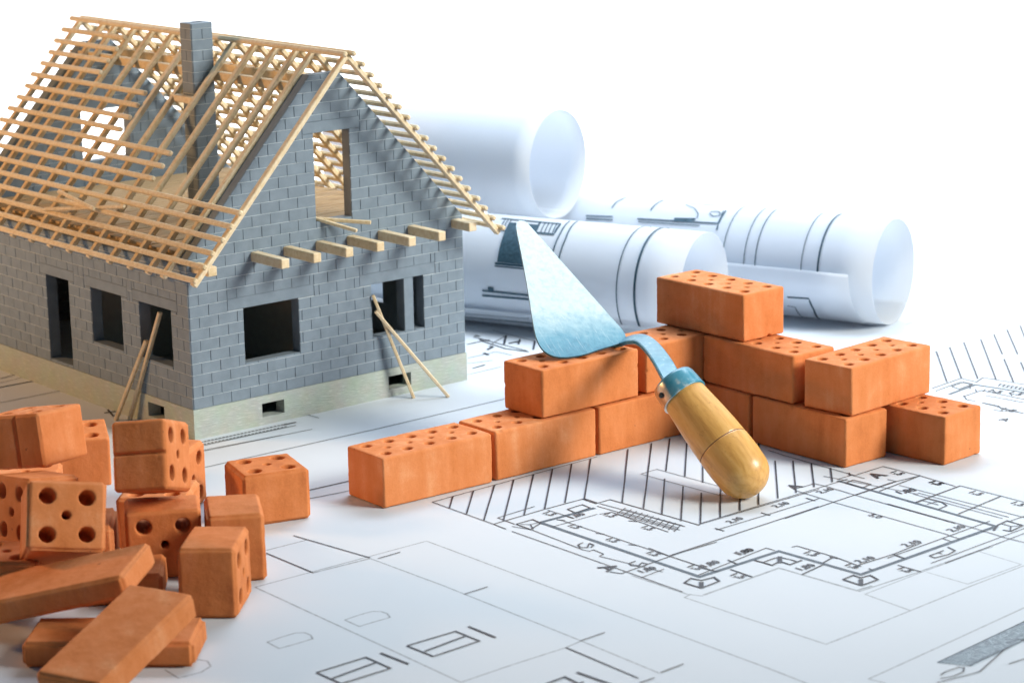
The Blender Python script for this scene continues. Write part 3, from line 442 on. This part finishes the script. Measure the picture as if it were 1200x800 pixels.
w2a, w2b = (W2[0], MULL[0], W2[2], W2[3]), (MULL[1], W2[1], W2[2], W2[3])
gable('gable_wall', 0.0, WT, [W1, w2a, w2b, DOOR], 0.0, -1, [(0.72, 2.42, 2.0, 2.19), (3.35, 4.95, 2.0, 2.19), (2.30, 3.46, 4.67, 4.86), (MULL[0], MULL[1], 1.09, 2.0)])
RW = (2.35, 3.36, 3.42, 4.36)
gable('gable_wall', HD - WT, HD, [RW], HD - WT, -1, [(2.15, 3.56, 4.36, 4.55)])
def side(name, a0, a1, holes, face_a, sign, lintels, planes=()):
    bm = bmesh.new(); add_box(bm, (a0, WT, Z0), (a1, HD - WT, WALLTOP))
    o = mesh_obj(name, bm, MORTAR, house)
    cut(o, [((a0 - 0.3, c, e), (a1 + 0.3, d, f)) for c, d, e, f in holes])
    fn = lambda u, z, h: Vector((face_a + sign * h, u, z))
    add_blocks(o, [(0.0, HD, Z0, WALLTOP, holes, lintels, planes, fn)])
    return o
LH = [(3.78, 4.55, 0.55, 2.04), (2.06, 3.05, 1.11, 2.04), (0.53, 1.50, 1.11, 2.04)]
side('side_wall', 0.0, WT, LH, 0.0, -1, [(a - 0.2, b + 0.2, 2.04, 2.22) for a, b, c, d in LH])
RH = [(2.08, 3.10, 1.08, 2.04), (1.18, 1.62, 0.55, 2.04)]
side('side_wall', HW - WT, HW, RH, HW, 1, [(a - 0.15, b + 0.15, 2.04, 2.22) for a, b, c, d in RH])
bm = bmesh.new(); add_box(bm, (2.72, 1.1, Z0 + 0.04), (2.86, HD - 0.3, 2.68)); add_box(bm, (WT, 3.40, Z0 + 0.04), (2.70, 3.52, 2.68))
mesh_obj('partition_wall', bm, DARKPLASTER, house)
# attic floor boards across the joists
bm = bmesh.new(); d = WT + 0.02; k = 0
while d < HD - WT - 0.2:
    zz = random.uniform(-0.012, 0.012)
    add_beam(bm, (0.14, d + 0.09, 2.955 + zz), (HW - 0.14, d + 0.09, 2.955 - zz), 0.17, 0.05, bev=0.01); d += 0.19
mesh_obj('attic_floor', bm, BOARD, house)
for i in range(7):
    a = 1.29 + 0.636 * i if i < 6 else 0.62
    d0 = -0.85 + random.uniform(-0.02, 0.02) if i < 6 else 0.1
    beam('joist', (a, d0, 2.815), (a, HD - 0.1, 2.835), 0.155, 0.155, PINE, house)
for a in (0.16, HW - 0.16): beam('wall_plate', (a, -0.50, 2.80), (a, HD + 0.45, 2.80), 0.17, 0.15, PINE, house)
for sgn in (-1, 1): beam('purlin', (HW / 2 + sgn * 0.36, 0.21, 5.40), (HW / 2 + sgn * 0.36, HD + 0.1, 5.40), 0.13, 0.15, PINE, house)
# roof frame
cs = 1 / math.sqrt(1 + SL * SL)
def rp(side_, a_from_eave, off):
    """point on the roof section: run along the slope from the eave, offset along the outward normal"""
    a = -EAVE + a_from_eave; z = zplane(a); off += 0.05
    n = Vector((-SL * cs, cs))
    a2, z2 = a + n.x * off, z + n.y * off
    return (a2, z2) if side_ < 0 else (HW - a2, z2)
HALF = HW / 2 + EAVE
RD = [-0.62, 0.27, 0.72, 1.28, 1.92, 2.56] + [3.22 + 0.64 * i for i in range(6)] + [6.85, 7.68]
for side_ in (-1, 1):
    up = (side_ * SL * cs, 0, cs)
    for d in RD:
        p = rp(side_, -0.02, -0.117); q = rp(side_, HALF - 0.07, -0.117)
        jd = random.uniform(-0.012, 0.012)
        beam('rafter', (p[0], d, p[1]), (q[0], d + jd, q[1]), 0.112, 0.085, PINE, house, up=up)
    for i in range(18):
        x = 0.02 + 0.1765 * i
        d0, d1 = -0.745, RD[-1] + 0.20
        if side_ < 0:
            if i >= 13 and i < 17: d0 = 5.72
            elif i >= 9 and i < 13: d0 = 3.92
            elif i >= 6 and i < 9: d0 = 2.06
        d0 += random.uniform(-0.03, 0.03); d1 += random.uniform(-0.07, 0.04)
        p = rp(side_, x, -0.034)
        p1 = (p[0] + random.uniform(-0.008, 0.008), p[1])
        beam('batten', (p[0], d0, p[1]), (p1[0], d1, p1[1]), 0.084, 0.076, PINE, house, up=up, bev=0.018)
for d in (2.26, 2.90):
    pass
p = rp(-1, 2.19, -0.14)
beam('trimmer', (p[0], 2.58, p[1]), (p[0], 3.22, p[1]), 0.12, 0.12, PINE, house)
# chimney
CA0, CA1, CD0, CD1, CT = 2.02, 2.43, 2.72, 3.06, 6.30
bm = bmesh.new(); add_box(bm, (CA0, CD0, 2.9), (CA1, CD1, CT)); ch = mesh_obj('chimney', bm, MORTAR, house)
cut(ch, [((CA0 + 0.1, CD0 + 0.1, CT - 0.5), (CA1 - 0.1, CD1 - 0.1, CT + 0.2))])
add_blocks(ch, [(CA0, CA1, 2.92, CT, [], [], [], lambda u, z, h: Vector((u, CD0 - h, z)), 0.1825, 0.41),
                (CA0, CA1, 2.92, CT, [], [], [], lambda u, z, h: Vector((u, CD1 + h, z)), 0.1825, 0.41),
                (CD0, CD1, 2.92, CT, [], [], [], lambda u, z, h: Vector((CA0 - h, u, z)), 0.1825, 0.34),
                (CD0, CD1, 2.92, CT, [], [], [], lambda u, z, h: Vector((CA1 + h, u, z)), 0.1825, 0.34)])

# ------------------------------------------------------------------ loose timber strips
def strip(p, q, wd, ht, label, up=(0, 0, 1)):
    p, q = Vector(p), Vector(q)
    bm = bmesh.new(); add_beam(bm, (0, 0, 0), q - p, wd, ht, up, 0.01)
    o = mesh_obj('timber_strip', bm, PINE); o.location = p
    tag(o, label, 'timber strip', 'loose timber strips on and against the model house')
strip(hloc(-0.13, 1.80, 0.0), hloc(0.05, 0.95, 1.94), 0.075, 0.06, 'thin timber strip reaching higher into the side window nearest the house corner')
strip(hloc(-0.30, 1.95, 0.0), hloc(-0.04, 1.27, 1.43), 0.075, 0.06, 'paler shorter timber strip leaning on the side wall left of the other strip')
strip(hloc(4.15, -0.36, 0.0), hloc(3.60, -0.03, 1.82), 0.07, 0.055, 'steeper timber strip propped at the front double window, reaching higher')
strip(hloc(4.62, -0.72, 0.0), hloc(3.62, -0.05, 1.55), 0.075, 0.055, 'timber strip leaning out furthest right from the front double window')
nrm = Vector((-SL * cs, 0, cs))
def on_roof(a, d, lift): return HM @ (Vector((a, d, zplane(a))) + nrm * (lift + 0.05))
strip(on_roof(0.06, 4.46, 0.035), on_roof(0.33, 2.25, 0.035), 0.06, 0.05, 'longer nearly level timber strip lying loose across the left roof battens', up=HM.to_3x3() @ nrm)
strip(on_roof(0.33, 4.42, 0.03), on_roof(0.20, 2.95, 0.085), 0.06, 0.05, 'shorter sloping timber strip lying loose on the left roof battens', up=HM.to_3x3() @ nrm)
strip(hloc(2.42, 0.22, 3.26), hloc(3.25, -0.52, 3.17), 0.07, 0.06, 'timber strip poking out of the upper doorway, the longer of two')
strip(hloc(2.46, 0.25, 3.30), hloc(2.96, -0.52, 3.07), 0.065, 0.055, 'timber strip poking out of the upper doorway, the shorter lower one')

# ------------------------------------------------------------------ bricks
FULL_HOLES = [((0.1 + 0.2 * i, v), 0.079) for i in range(5) for v in (0.24, 0.77)] + [((0.2 + 0.2 * i, 0.5), 0.046) for i in range(4)]
HALF_HOLES = [((u, v), 0.106) for u in (0.25, 0.75) for v in (0.23, 0.77)] + [((0.5, 0.5), 0.060)]
ctex = bpy.data.textures.new('brick_lumps', 'CLOUDS'); ctex.noise_scale = 0.55; ctex.noise_depth = 2
ftex = bpy.data.textures.new('brick_grain', 'CLOUDS'); ftex.noise_scale = 0.09; ftex.noise_depth = 2
def brick_mesh(dims, holes, axis, seed, rnd=0.03, chips=5, grooves=()):
    """box with real core holes and knocked edges, rounded by remeshing; axis = direction of the core holes"""
    rg = random.Random(seed); D = Vector(dims)
    bm = bmesh.new(); add_box(bm, -D / 2, D / 2)
    bmesh.ops.recalc_face_normals(bm, faces=bm.faces[:])
    bmesh.ops.bevel(bm, geom=bm.edges[:], offset=rnd, segments=4, affect='EDGES')
    for v in bm.verts: v.co += Vector((rg.uniform(-1, 1), rg.uniform(-1, 1), rg.uniform(-1, 1))) * 0.006
    o = mesh_obj('brick', bm, None)
    cm = bmesh.new()
    plane = [i for i in range(3) if i != axis]
    rot = Matrix.Identity(4) if axis == 2 else (Matrix.Rotation(math.pi / 2, 4, 'Y') if axis == 0 else Matrix.Rotation(math.pi / 2, 4, 'X'))
    for (u, v), r in holes:
        c = Vector((0, 0, 0)); c[plane[0]] = (u - 0.5) * D[plane[0]] + rg.uniform(-0.012, 0.012); c[plane[1]] = (v - 0.5) * D[plane[1]] + rg.uniform(-0.012, 0.012)
        bmesh.ops.create_cone(cm, cap_ends=True, segments=20, radius1=r, radius2=r, depth=D[axis] * 1.3, matrix=Matrix.Translation(c) @ rot)
    for k in range(chips):
        e = rg.randrange(3); c = Vector([(rg.choice((-1, 1)) * D[i] / 2) for i in range(3)])
        if rg.random() < 0.7: c[e] = rg.uniform(-0.5, 0.5) * D[e]
        r = rg.uniform(0.025, 0.055)
        c = c * (1 + r * 0.45 / max(0.2, c.length))
        bmesh.ops.create_icosphere(cm, subdivisions=2, radius=r, matrix=Matrix.Translation(c) @ Matrix.Diagonal((rg.uniform(.7, 1.6), rg.uniform(.7, 1.6), rg.uniform(.7, 1.3), 1)))
    for lo, hi in grooves: add_box(cm, lo, hi)
    bmesh.ops.recalc_face_normals(cm, faces=cm.faces[:])
    c = mesh_obj('cutter', cm, None, recalc=False)
    md = o.modifiers.new('cores', 'BOOLEAN'); md.object = c; md.operation = 'DIFFERENCE'; md.solver = 'EXACT'; md.use_self = True
    md = o.modifiers.new('remesh', 'REMESH'); md.mode = 'VOXEL'; md.voxel_size = 0.0165
    md = o.modifiers.new('smooth', 'SMOOTH'); md.factor = 0.5; md.iterations = 2
    md = o.modifiers.new('lumps', 'DISPLACE'); md.texture = ctex; md.strength = 0.014; md.mid_level = 0.5; md.texture_coords = 'OBJECT'
    off = bpy.data.objects.new('offset', None); COL.objects.link(off); off.location = (rg.uniform(-9, 9), rg.uniform(-9, 9), rg.uniform(-9, 9)); md.texture_coords_object = off
    md2 = o.modifiers.new('grain', 'DISPLACE'); md2.texture = ftex; md2.strength = 0.007; md2.mid_level = 0.5
    apply_mods(o); me = o.data
    bpy.data.objects.remove(o); bpy.data.objects.remove(c); bpy.data.objects.remove(off)
    me.materials.clear(); me.materials.append(TERRA)
    for p in me.polygons: p.use_smooth = True
    return me
def brick(loc, rot, dims, axis, label, group, seed, holes=None, rnd=0.018, chips=5, grooves=()):
    me = brick_mesh(dims, FULL_HOLES if holes is None else holes, axis, seed, rnd, chips, grooves)
    o = bpy.data.objects.new('brick', me); COL.objects.link(o)
    o.location = loc; o.rotation_euler = [R(x) for x in rot]
    tag(o, label, 'brick', group); return o
BW, BH = 0.925, 0.762
def wall_brick(x, y, deg, row, label, seed, L=2.0, chips=6):
    c, s = math.cos(R(deg)), math.sin(R(deg))
    g = 0.006
    cx = x + c * L / 2 - s * BW / 2; cy = y + s * L / 2 + c * BW / 2
    brick((cx, cy, row * (BH + g) + BH / 2 + 0.002), (0, 0, deg), (L - 0.02, BW, BH), 2, label, 'bricks laid in the L-shaped corner wall', seed, chips=chips)
wall_brick(-1.899, 33.873, 37.8, 0, 'brick at the free left end of the low wall, bottom row', 11)
wall_brick(-0.275, 35.165, 38.9, 0, 'second bottom brick from the left end of the wall', 12)
wall_brick(1.315, 36.445, 39.3, 0, 'bottom row brick directly behind the trowel handle', 13, L=1.98)
wall_brick(0.435, 35.822, 39.36, 1, 'upper brick carrying the trowel blade', 14)
wall_brick(2.090, 37.190, 39.5, 1, 'upper brick in the inner corner behind the trowel neck', 15)
wall_brick(2.420, 38.590, -50.2, 0, 'bottom brick mostly hidden behind the trowel handle, in the right wing', 16)
wall_brick(3.732, 37.016, -50.35, 0, 'bottom brick of the right wing, dark long side beside the handle butt', 17)
wall_brick(5.130, 36.955, -46.5, 0, 'bottom brick at the far right end of the wall', 18)
wall_brick(3.035, 37.933, -50.15, 1, 'second row brick of the right wing under the topmost brick', 19)
wall_brick(5.092, 35.594, 44.0, 1, 'second row brick laid crosswise at the right end of the wall', 20)
wall_brick(2.348, 38.858, -49.75, 2, 'topmost brick of the corner wall', 21)

PG = 'half bricks and slabs tipped in a pile'
H5 = HALF_HOLES
brick((-3.561, 33.709, 0.38), (0, 0, 23.6), (1.0, 0.93, 0.76), 2, 'half brick standing alone between the pile and the wall, five holes up', PG, 40, holes=H5, grooves=(), rnd=0.038)
brick((-6.6, 32.5, 1.57), (-9.98, 3.87, 59.2), (0.93, 1.05, 0.74), 2, 'tilted brick at the top left of the pile with a bright end face', PG, 41, holes=H5, grooves=[((-0.6, -0.12, -0.5), (-0.42, -0.06, 0.5))], rnd=0.03, chips=9)
brick((-6.667, 35.7, 0.4), (4, 0, 13.4), (1.02, 0.93, 0.76), 2, 'brick at the back of the pile in shadow beside the topmost left brick', PG, 42, holes=H5, grooves=())
brick((-4.829, 31.352, 1.574), (-18.2, -5.45, -9.8), (0.74, 1.0, 0.93), 0, 'grooved half brick at the top right of the pile, five holes facing right', PG, 43, holes=H5, grooves=[((-0.6, -0.6, 0.0), (0.6, -0.45, 0.05))], rnd=0.03)
brick((-5.02, 34.1, 0.465), (0, 0, -15), (0.76, 1.0, 0.93), 0, 'brick just showing behind the grooved top brick', PG, 44, holes=H5, grooves=(), rnd=0.038)
brick((-5.789, 29.919, 1.131), (-32.1, 8.15, 15.8), (1.0, 0.74, 0.93), 1, 'tilted half brick facing the viewer with five large holes like a dice', PG, 45, holes=H5, grooves=(), rnd=0.038, chips=3)
brick((-6.38, 31.27, 0.9), (-6, -8, -52), (1.0, 0.76, 0.95), 1, 'shaded half brick at the left edge behind the dice-like one', PG, 46, holes=H5, grooves=(), rnd=0.038)
brick((-4.721, 31.334, 0.465), (0, 0, 8.6), (1.0, 0.74, 0.93), 1, 'half brick under the grooved one, three holes showing at its front', PG, 47, holes=H5, grooves=(), rnd=0.03)
brick((-3.759, 31.227, 0.465), (0, 0, 9.5), (0.76, 1.0, 0.93), 0, 'plain upright half brick at the right of the pile, behind another', PG, 48, holes=H5, grooves=(), rnd=0.038, chips=3)
brick((-3.867, 29.832, 0.465), (0, 0, -4.8), (0.76, 1.0, 0.93), 0, 'upright half brick at the right front of the pile, holes on its right side', PG, 49, holes=H5, grooves=(), rnd=0.038, chips=3)
brick((-5.639, 28.913, 0.637), (5.2, -14.2, -12.3), (2.1, 1.083, 0.314), 2, 'long thin brick slab lying on its side across the pile, bright chipped end', PG, 50, holes=[], grooves=(), rnd=0.038, chips=4)
brick((-4.667, 26.935, 0.575), (13.6, 0.65, -26.3), (0.93, 2.0, 0.34), 2, 'thin plain brick slab sloping toward the viewer at the front of the pile', PG, 51, holes=[], grooves=(), rnd=0.038, chips=3)
brick((-4.903, 28.125, 0.165), (0, 0, -2.45), (2.1, 0.93, 0.33), 2, 'thin brick slab lying flat under the sloping front slab', PG, 52, holes=[], grooves=(), rnd=0.05, chips=3)
brick((-5.09, 30.35, 0.21), (0, 0, 4.7), (1.0, 0.9, 0.4), 2, 'low brick piece wedged under the right end of the long slab', PG, 53, holes=[], grooves=(), rnd=0.04)
brick((-5.86, 31.3, 0.38), (0, 0, 5), (1.0, 0.93, 0.76), 2, 'brick mostly hidden behind the dice-like half brick, its right corner showing', PG, 54, holes=H5, grooves=(), rnd=0.05)
brick((-6.56, 30.02, 0.37), (0, 0, -7.6), (1.0, 0.9, 0.74), 2, 'brick at the left edge above the long slab', PG, 55, holes=H5, grooves=(), rnd=0.038)
brick((-4.958, 32.6, 0.38), (0, 0, -4.2), (1.0, 0.93, 0.76), 2, 'dark brick in the shaded gap below the grooved brick', PG, 56, holes=H5, grooves=(), rnd=0.038)
brick((-7.0, 33.6, 0.38), (0, 0, 5), (1.0, 0.93, 0.76), 2, 'brick under the tilted top left brick, seen in a narrow gap', PG, 57, holes=H5, grooves=(), rnd=0.038)

# ------------------------------------------------------------------ trowel
TB = Vector(DATA['B']); TF = Vector(DATA['F']); TO = Vector((TB.x, TB.y, 0))
trowel = empty('trowel', TO); tag(trowel, 'small pointing trowel with white-and-turquoise blade and wooden handle resting on the brick wall', 'trowel')
ax = (TF - TB).normalized(); xx = Vector((0.75, -0.1, 0.65)); xx = (xx - ax * xx.dot(ax)).normalized(); yy = ax.cross(xx)
TM = Matrix((xx, yy, ax)).transposed().to_4x4(); TM.translation = TB - TO
def lathe(name, prof, mat_, parent, M, seg=64):
    bm = bmesh.new(); rings = []
    for z, r in prof:
        if r < 1e-4: rings.append([bm.verts.new((0, 0, z))]); continue
        rings.append([bm.verts.new((r * math.cos(2 * math.pi * i / seg), r * math.sin(2 * math.pi * i / seg), z)) for i in range(seg)])
    for a, b in zip(rings[:-1], rings[1:]):
        for i in range(seg):
            j = (i + 1) % seg
            if len(a) == 1 and len(b) == 1: continue
            if len(a) == 1: bm.faces.new((a[0], b[j], b[i]))
            elif len(b) == 1: bm.faces.new((a[i], a[j], b[0]))
            else: bm.faces.new((a[i], a[j], b[j], b[i]))
    o = mesh_obj(name, bm, mat_, parent, smooth=True); o.matrix_local = M; return o
prof = [(-0.405 * math.cos(t), 0.402 * math.sin(t)) for t in [i * math.pi / 2 / 14 for i in range(15)]]
prof += [(0.15, 0.412), (0.32, 0.412), (0.435, 0.409), (0.450, 0.406), (0.458, 0.398), (0.466, 0.396), (0.474, 0.402), (0.49, 0.405), (0.7, 0.396), (0.95, 0.380), (1.2, 0.357), (1.40, 0.338), (1.52, 0.330), (1.53, 0.30), (1.53, 0.0)]
LH_ = (TF - TB).length
lathe('handle', prof, HANDLE, trowel, TM)
lathe('burned_groove', [(0.453, 0.398), (0.458, 0.4035), (0.466, 0.4035), (0.471, 0.398)], plain('burned_groove', (0.16, 0.06, 0.02), 0.6), trowel, TM)
zf = 1.44
fp = [(zf, 0.330), (zf, 0.356), (zf + 0.012, 0.362), (zf + 0.03, 0.358), (zf + 0.16, 0.352), (zf + 0.28, 0.342), (zf + 0.325, 0.325), (zf + 0.345, 0.28), (zf + 0.352, 0.20), (zf + 0.352, 0.0)]
ferr = lathe('ferrule', fp, FERR, trowel, TM)
# rivet on the bare side of the ferrule
toC = (Vector((0, 0, CAM_H)) - TF).normalized(); side_v = (Vector((-0.85, -0.30, -0.1)) + toC * 0.35); side_v = (side_v - ax * side_v.dot(ax)).normalized()
bm = bmesh.new(); bmesh.ops.create_uvsphere(bm, u_segments=16, v_segments=10, radius=0.045)
rv = mesh_obj('rivet', bm, RIVET, ferr, smooth=True)
pw = TB + ax * (zf + 0.16) + side_v * 0.352
rv.matrix_local = (Matrix.Translation(TO) @ TM).inverted() @ Matrix.Translation(pw) @ Matrix.Diagonal((1, 1, 1, 1))
# blade
ts = Vector((.853, .52, 0)).normalized(); tt = Vector((-.433, .708, .556)).normalized(); tn = ts.cross(tt)
hb = Vector((1.3, 37.21, 1.55)); vd = (hb - Vector((0, 0, CAM_H))).normalized(); hb = hb - vd * 0.36
BMx = Matrix((ts, tt, tn)).transposed().to_4x4(); BMx.translation = hb - TO
def smooth_closed(P, it=2):
    for _ in range(it):
        Q = []
        for i in range(len(P)):
            a, b = P[i], P[(i + 1) % len(P)]
            Q += [(a[0] * .75 + b[0] * .25, a[1] * .75 + b[1] * .25), (a[0] * .25 + b[0] * .75, a[1] * .25 + b[1] * .75)]
        P = Q
    return P
bp = smooth_closed(DATA['blade'])
bm = bmesh.new(); th = 0.032
lo = [bm.verts.new((x, y, -th / 2)) for x, y in bp]; hi = [bm.verts.new((x, y, th / 2)) for x, y in bp]
bm.faces.new(hi); bm.faces.new(lo[::-1]); ne = []
for i in range(len(bp)): bm.faces.new((lo[i], lo[(i + 1) % len(bp)], hi[(i + 1) % len(bp)], hi[i]))
bmesh.ops.bevel(bm, geom=[e for e in bm.edges if abs(e.verts[0].co.z - e.verts[1].co.z) < 1e-5], offset=0.009, segments=2, affect='EDGES')
bl = mesh_obj('blade', bm, BLADE, trowel); bl.matrix_local = BMx
# neck: a flat tang cranked from the blade's heel to the ferrule
NP = [Vector(p) for p in DATA['neck']]
sh = [-vd * 0.36 * max(0, 1 - max(0, t)) for t in (-.12, 0, .12, .25, .45, .72, 1)]
NP = [p + s for p, s in zip(NP, sh)]
NP[-1] = TB + ax * (zf + 0.30)
def catmull(P, n=6):
    out = []
    for i in range(len(P) - 1):
        p0, p1, p2, p3 = P[max(0, i - 1)], P[i], P[i + 1], P[min(len(P) - 1, i + 2)]
        for k in range(n):
            t = k / n
            out.append(0.5 * ((2 * p1) + (p2 - p0) * t + (2 * p0 - 5 * p1 + 4 * p2 - p3) * t * t + (3 * p1 - p0 - 3 * p2 + p3) * t ** 3))
    out.append(P[-1]); return out
NS = catmull(NP); bm = bmesh.new(); rings = []
for i, p in enumerate(NS):
    t = (NS[min(i + 1, len(NS) - 1)] - NS[max(i - 1, 0)]).normalized()
    v = (Vector((0, 0, CAM_H)) - Vector((1.9, 37, 1.6))).normalized() * 0.8 + Vector((0.25, 0, 0.75))
    s = t.cross(v).normalized(); n = s.cross(t).normalized()
    f = i / (len(NS) - 1); wd = 0.13 + 0.17 * min(1, f / 0.35); hh = 0.07
    rings.append([bm.verts.new(p - TO + s * a * wd / 2 + n * b * hh / 2) for a, b in ((-1, -.7), (-.88, -1), (.88, -1), (1, -.7), (1, .7), (.88, 1), (-.88, 1), (-1, .7))])
for a, b in zip(rings[:-1], rings[1:]):
    for i in range(8): bm.faces.new((a[i], a[(i + 1) % 8], b[(i + 1) % 8], b[i]))
bm.faces.new(rings[0]); bm.faces.new(rings[-1][::-1])
mesh_obj('neck', bm, TANG, trowel)

# ------------------------------------------------------------------ rolled plans
def roll(name, ex, ey, psi, Rr, zc, length, label, flap=None, turns=2.3, step=0.3):
    o = empty(name, (ex, ey, zc - Rr), -R(psi)); tag(o, label, 'paper roll', 'rolled building plans behind the model')
    sec = []      # (toward viewer, height, right end)
    n = int(turns * 72)
    for i in range(n + 1):
        t = -2 * math.pi * turns * (1 - i / n); k = i / n
        rr = Rr - 0.05 * (1 - k) * turns / 2.3
        tt_ = t
        sec.append((rr * math.sin(tt_), Rr - rr * math.cos(tt_), 0.0))
    x_last = sec[-1][2]
    if flap:
        r2_, tmax = flap
        for i in range(1, 31):
            t = tmax * i / 30
            sec.append((r2_ * math.sin(t), r2_ * (1 - math.cos(t)) - 0.0, x_last - step * 0.9 * min(1, i / 8)))
    bm = bmesh.new(); NX = 12; rows = []
    for f, z, xr in sec:
        rows.append([bm.verts.new((xr - (length + xr) * j / NX if j else xr, -f, z)) for j in range(NX + 1)])
    for a, b in zip(rows[:-1], rows[1:]):
        for j in range(NX): bm.faces.new((a[j], a[j + 1], b[j + 1], b[j]))
    s = mesh_obj('rolled_sheet', bm, ROLLP, o, smooth=True, recalc=False)
    md = s.modifiers.new('thick', 'SOLIDIFY'); md.thickness = 0.008; md.offset = 0.0
    apply_mods(s)
    for p in s.data.polygons: p.use_smooth = True
    return o
def roll_band(bm, pts, wd, Rr, zc_local, off, lift):
    """ink band on the roll; pts are (distance left of the right end, angle)"""
    P = []
    for (s0, a0), (s1, a1) in zip(pts[:-1], pts[1:]):
        n = max(1, int(abs(a1 - a0) / 0.06) + int(abs(s1 - s0) / 0.4))
        for k in range(n): P.append((s0 + (s1 - s0) * k / n, a0 + (a1 - a0) * k / n))
    P.append(pts[-1]); vv = []
    rad = Rr + 0.0075 + lift
    for i, (s, a) in enumerate(P):
        s0, a0 = P[max(0, i - 1)]; s1, a1 = P[min(len(P) - 1, i + 1)]
        ts_, ta = (s1 - s0), (a1 - a0) * Rr; l = math.hypot(ts_, ta) or 1
        wd_ = wd * 1.4; ns, na = -ta / l * wd_ / 2, ts_ / l * wd_ / 2 / Rr
        vv.append([bm.verts.new((-(s + sg * ns), -rad * math.cos(a + sg * na), zc_local + rad * math.sin(a + sg * na))) for sg in (1, -1)])
    for a, b in zip(vv[:-1], vv[1:]): bm.faces.new((a[0], b[0], b[1], a[1]))
r1 = roll('paper_roll', 0.967, 47.291, 32.9, 1.075, 2.80, 5.0, 'large blank white paper roll lying on top of the other rolls', None, 1.06, 0.0)
r2_ = roll('paper_roll', 3.533, 43.707, 30.0, 1.04, 1.04, 9.0, 'printed paper roll nearest the house, with a dark window drawing behind the trowel tip', (1.30, 0.86), 1.1, 0.16)
r3_ = roll('paper_roll', 7.19, 44.965, 32.0, 1.013, 1.013, 8.5, 'printed paper roll at the far right with a wide loose flap in front', (1.28, 1.48), 1.12, 0.40)
for key, o, Rr, zl in (('R3', r3_, 1.013, 1.013), ('R2', r2_, 1.04, 1.04), ('F3', r3_, 1.28, 1.28), ('F2', r2_, 1.30, 1.30)):
    bm = bmesh.new(); k = 0
    for wd, pts in DATA['rolls'].get(key, []): roll_band(bm, pts, wd, Rr, zl, 0, 0.00006 * k); k += 1
    for s, wd in DATA['rings'].get(key, []): roll_band(bm, [(s, -0.9), (s, 2.6)], wd, Rr, zl, 0, 0.00006 * k); k += 1
    if key == 'R2':
        dk = DATA['dark']; rad = Rr + 0.0065; cs_ = sum(p[0] for p in dk) / len(dk); ca_ = sum(p[1] for p in dk) / len(dk)
        rows = 12
        left = sorted(dk[:4], key=lambda p: p[1]); rightp = sorted(dk[4:], key=lambda p: p[1])
        def interp(L_, a):
            for (s0, a0), (s1, a1) in zip(L_[:-1], L_[1:]):
                if a <= a1: return s0 + (s1 - s0) * max(0, (a - a0) / max(1e-6, a1 - a0))
            return L_[-1][0]
        a0 = max(left[0][1], rightp[0][1]); a1 = min(left[-1][1], rightp[-1][1]); pr = None
        for i in range(rows + 1):
            a = a0 + (a1 - a0) * i / rows
            cur = [bm.verts.new((-s, -rad * math.cos(a), zl + rad * math.sin(a))) for s in (interp(left, a), interp(rightp, a))]
            if pr: bm.faces.new((pr[0], pr[1], cur[1], cur[0]))
            pr = cur
    mesh_obj('printed_drawing', bm, TEAL, o, recalc=False)
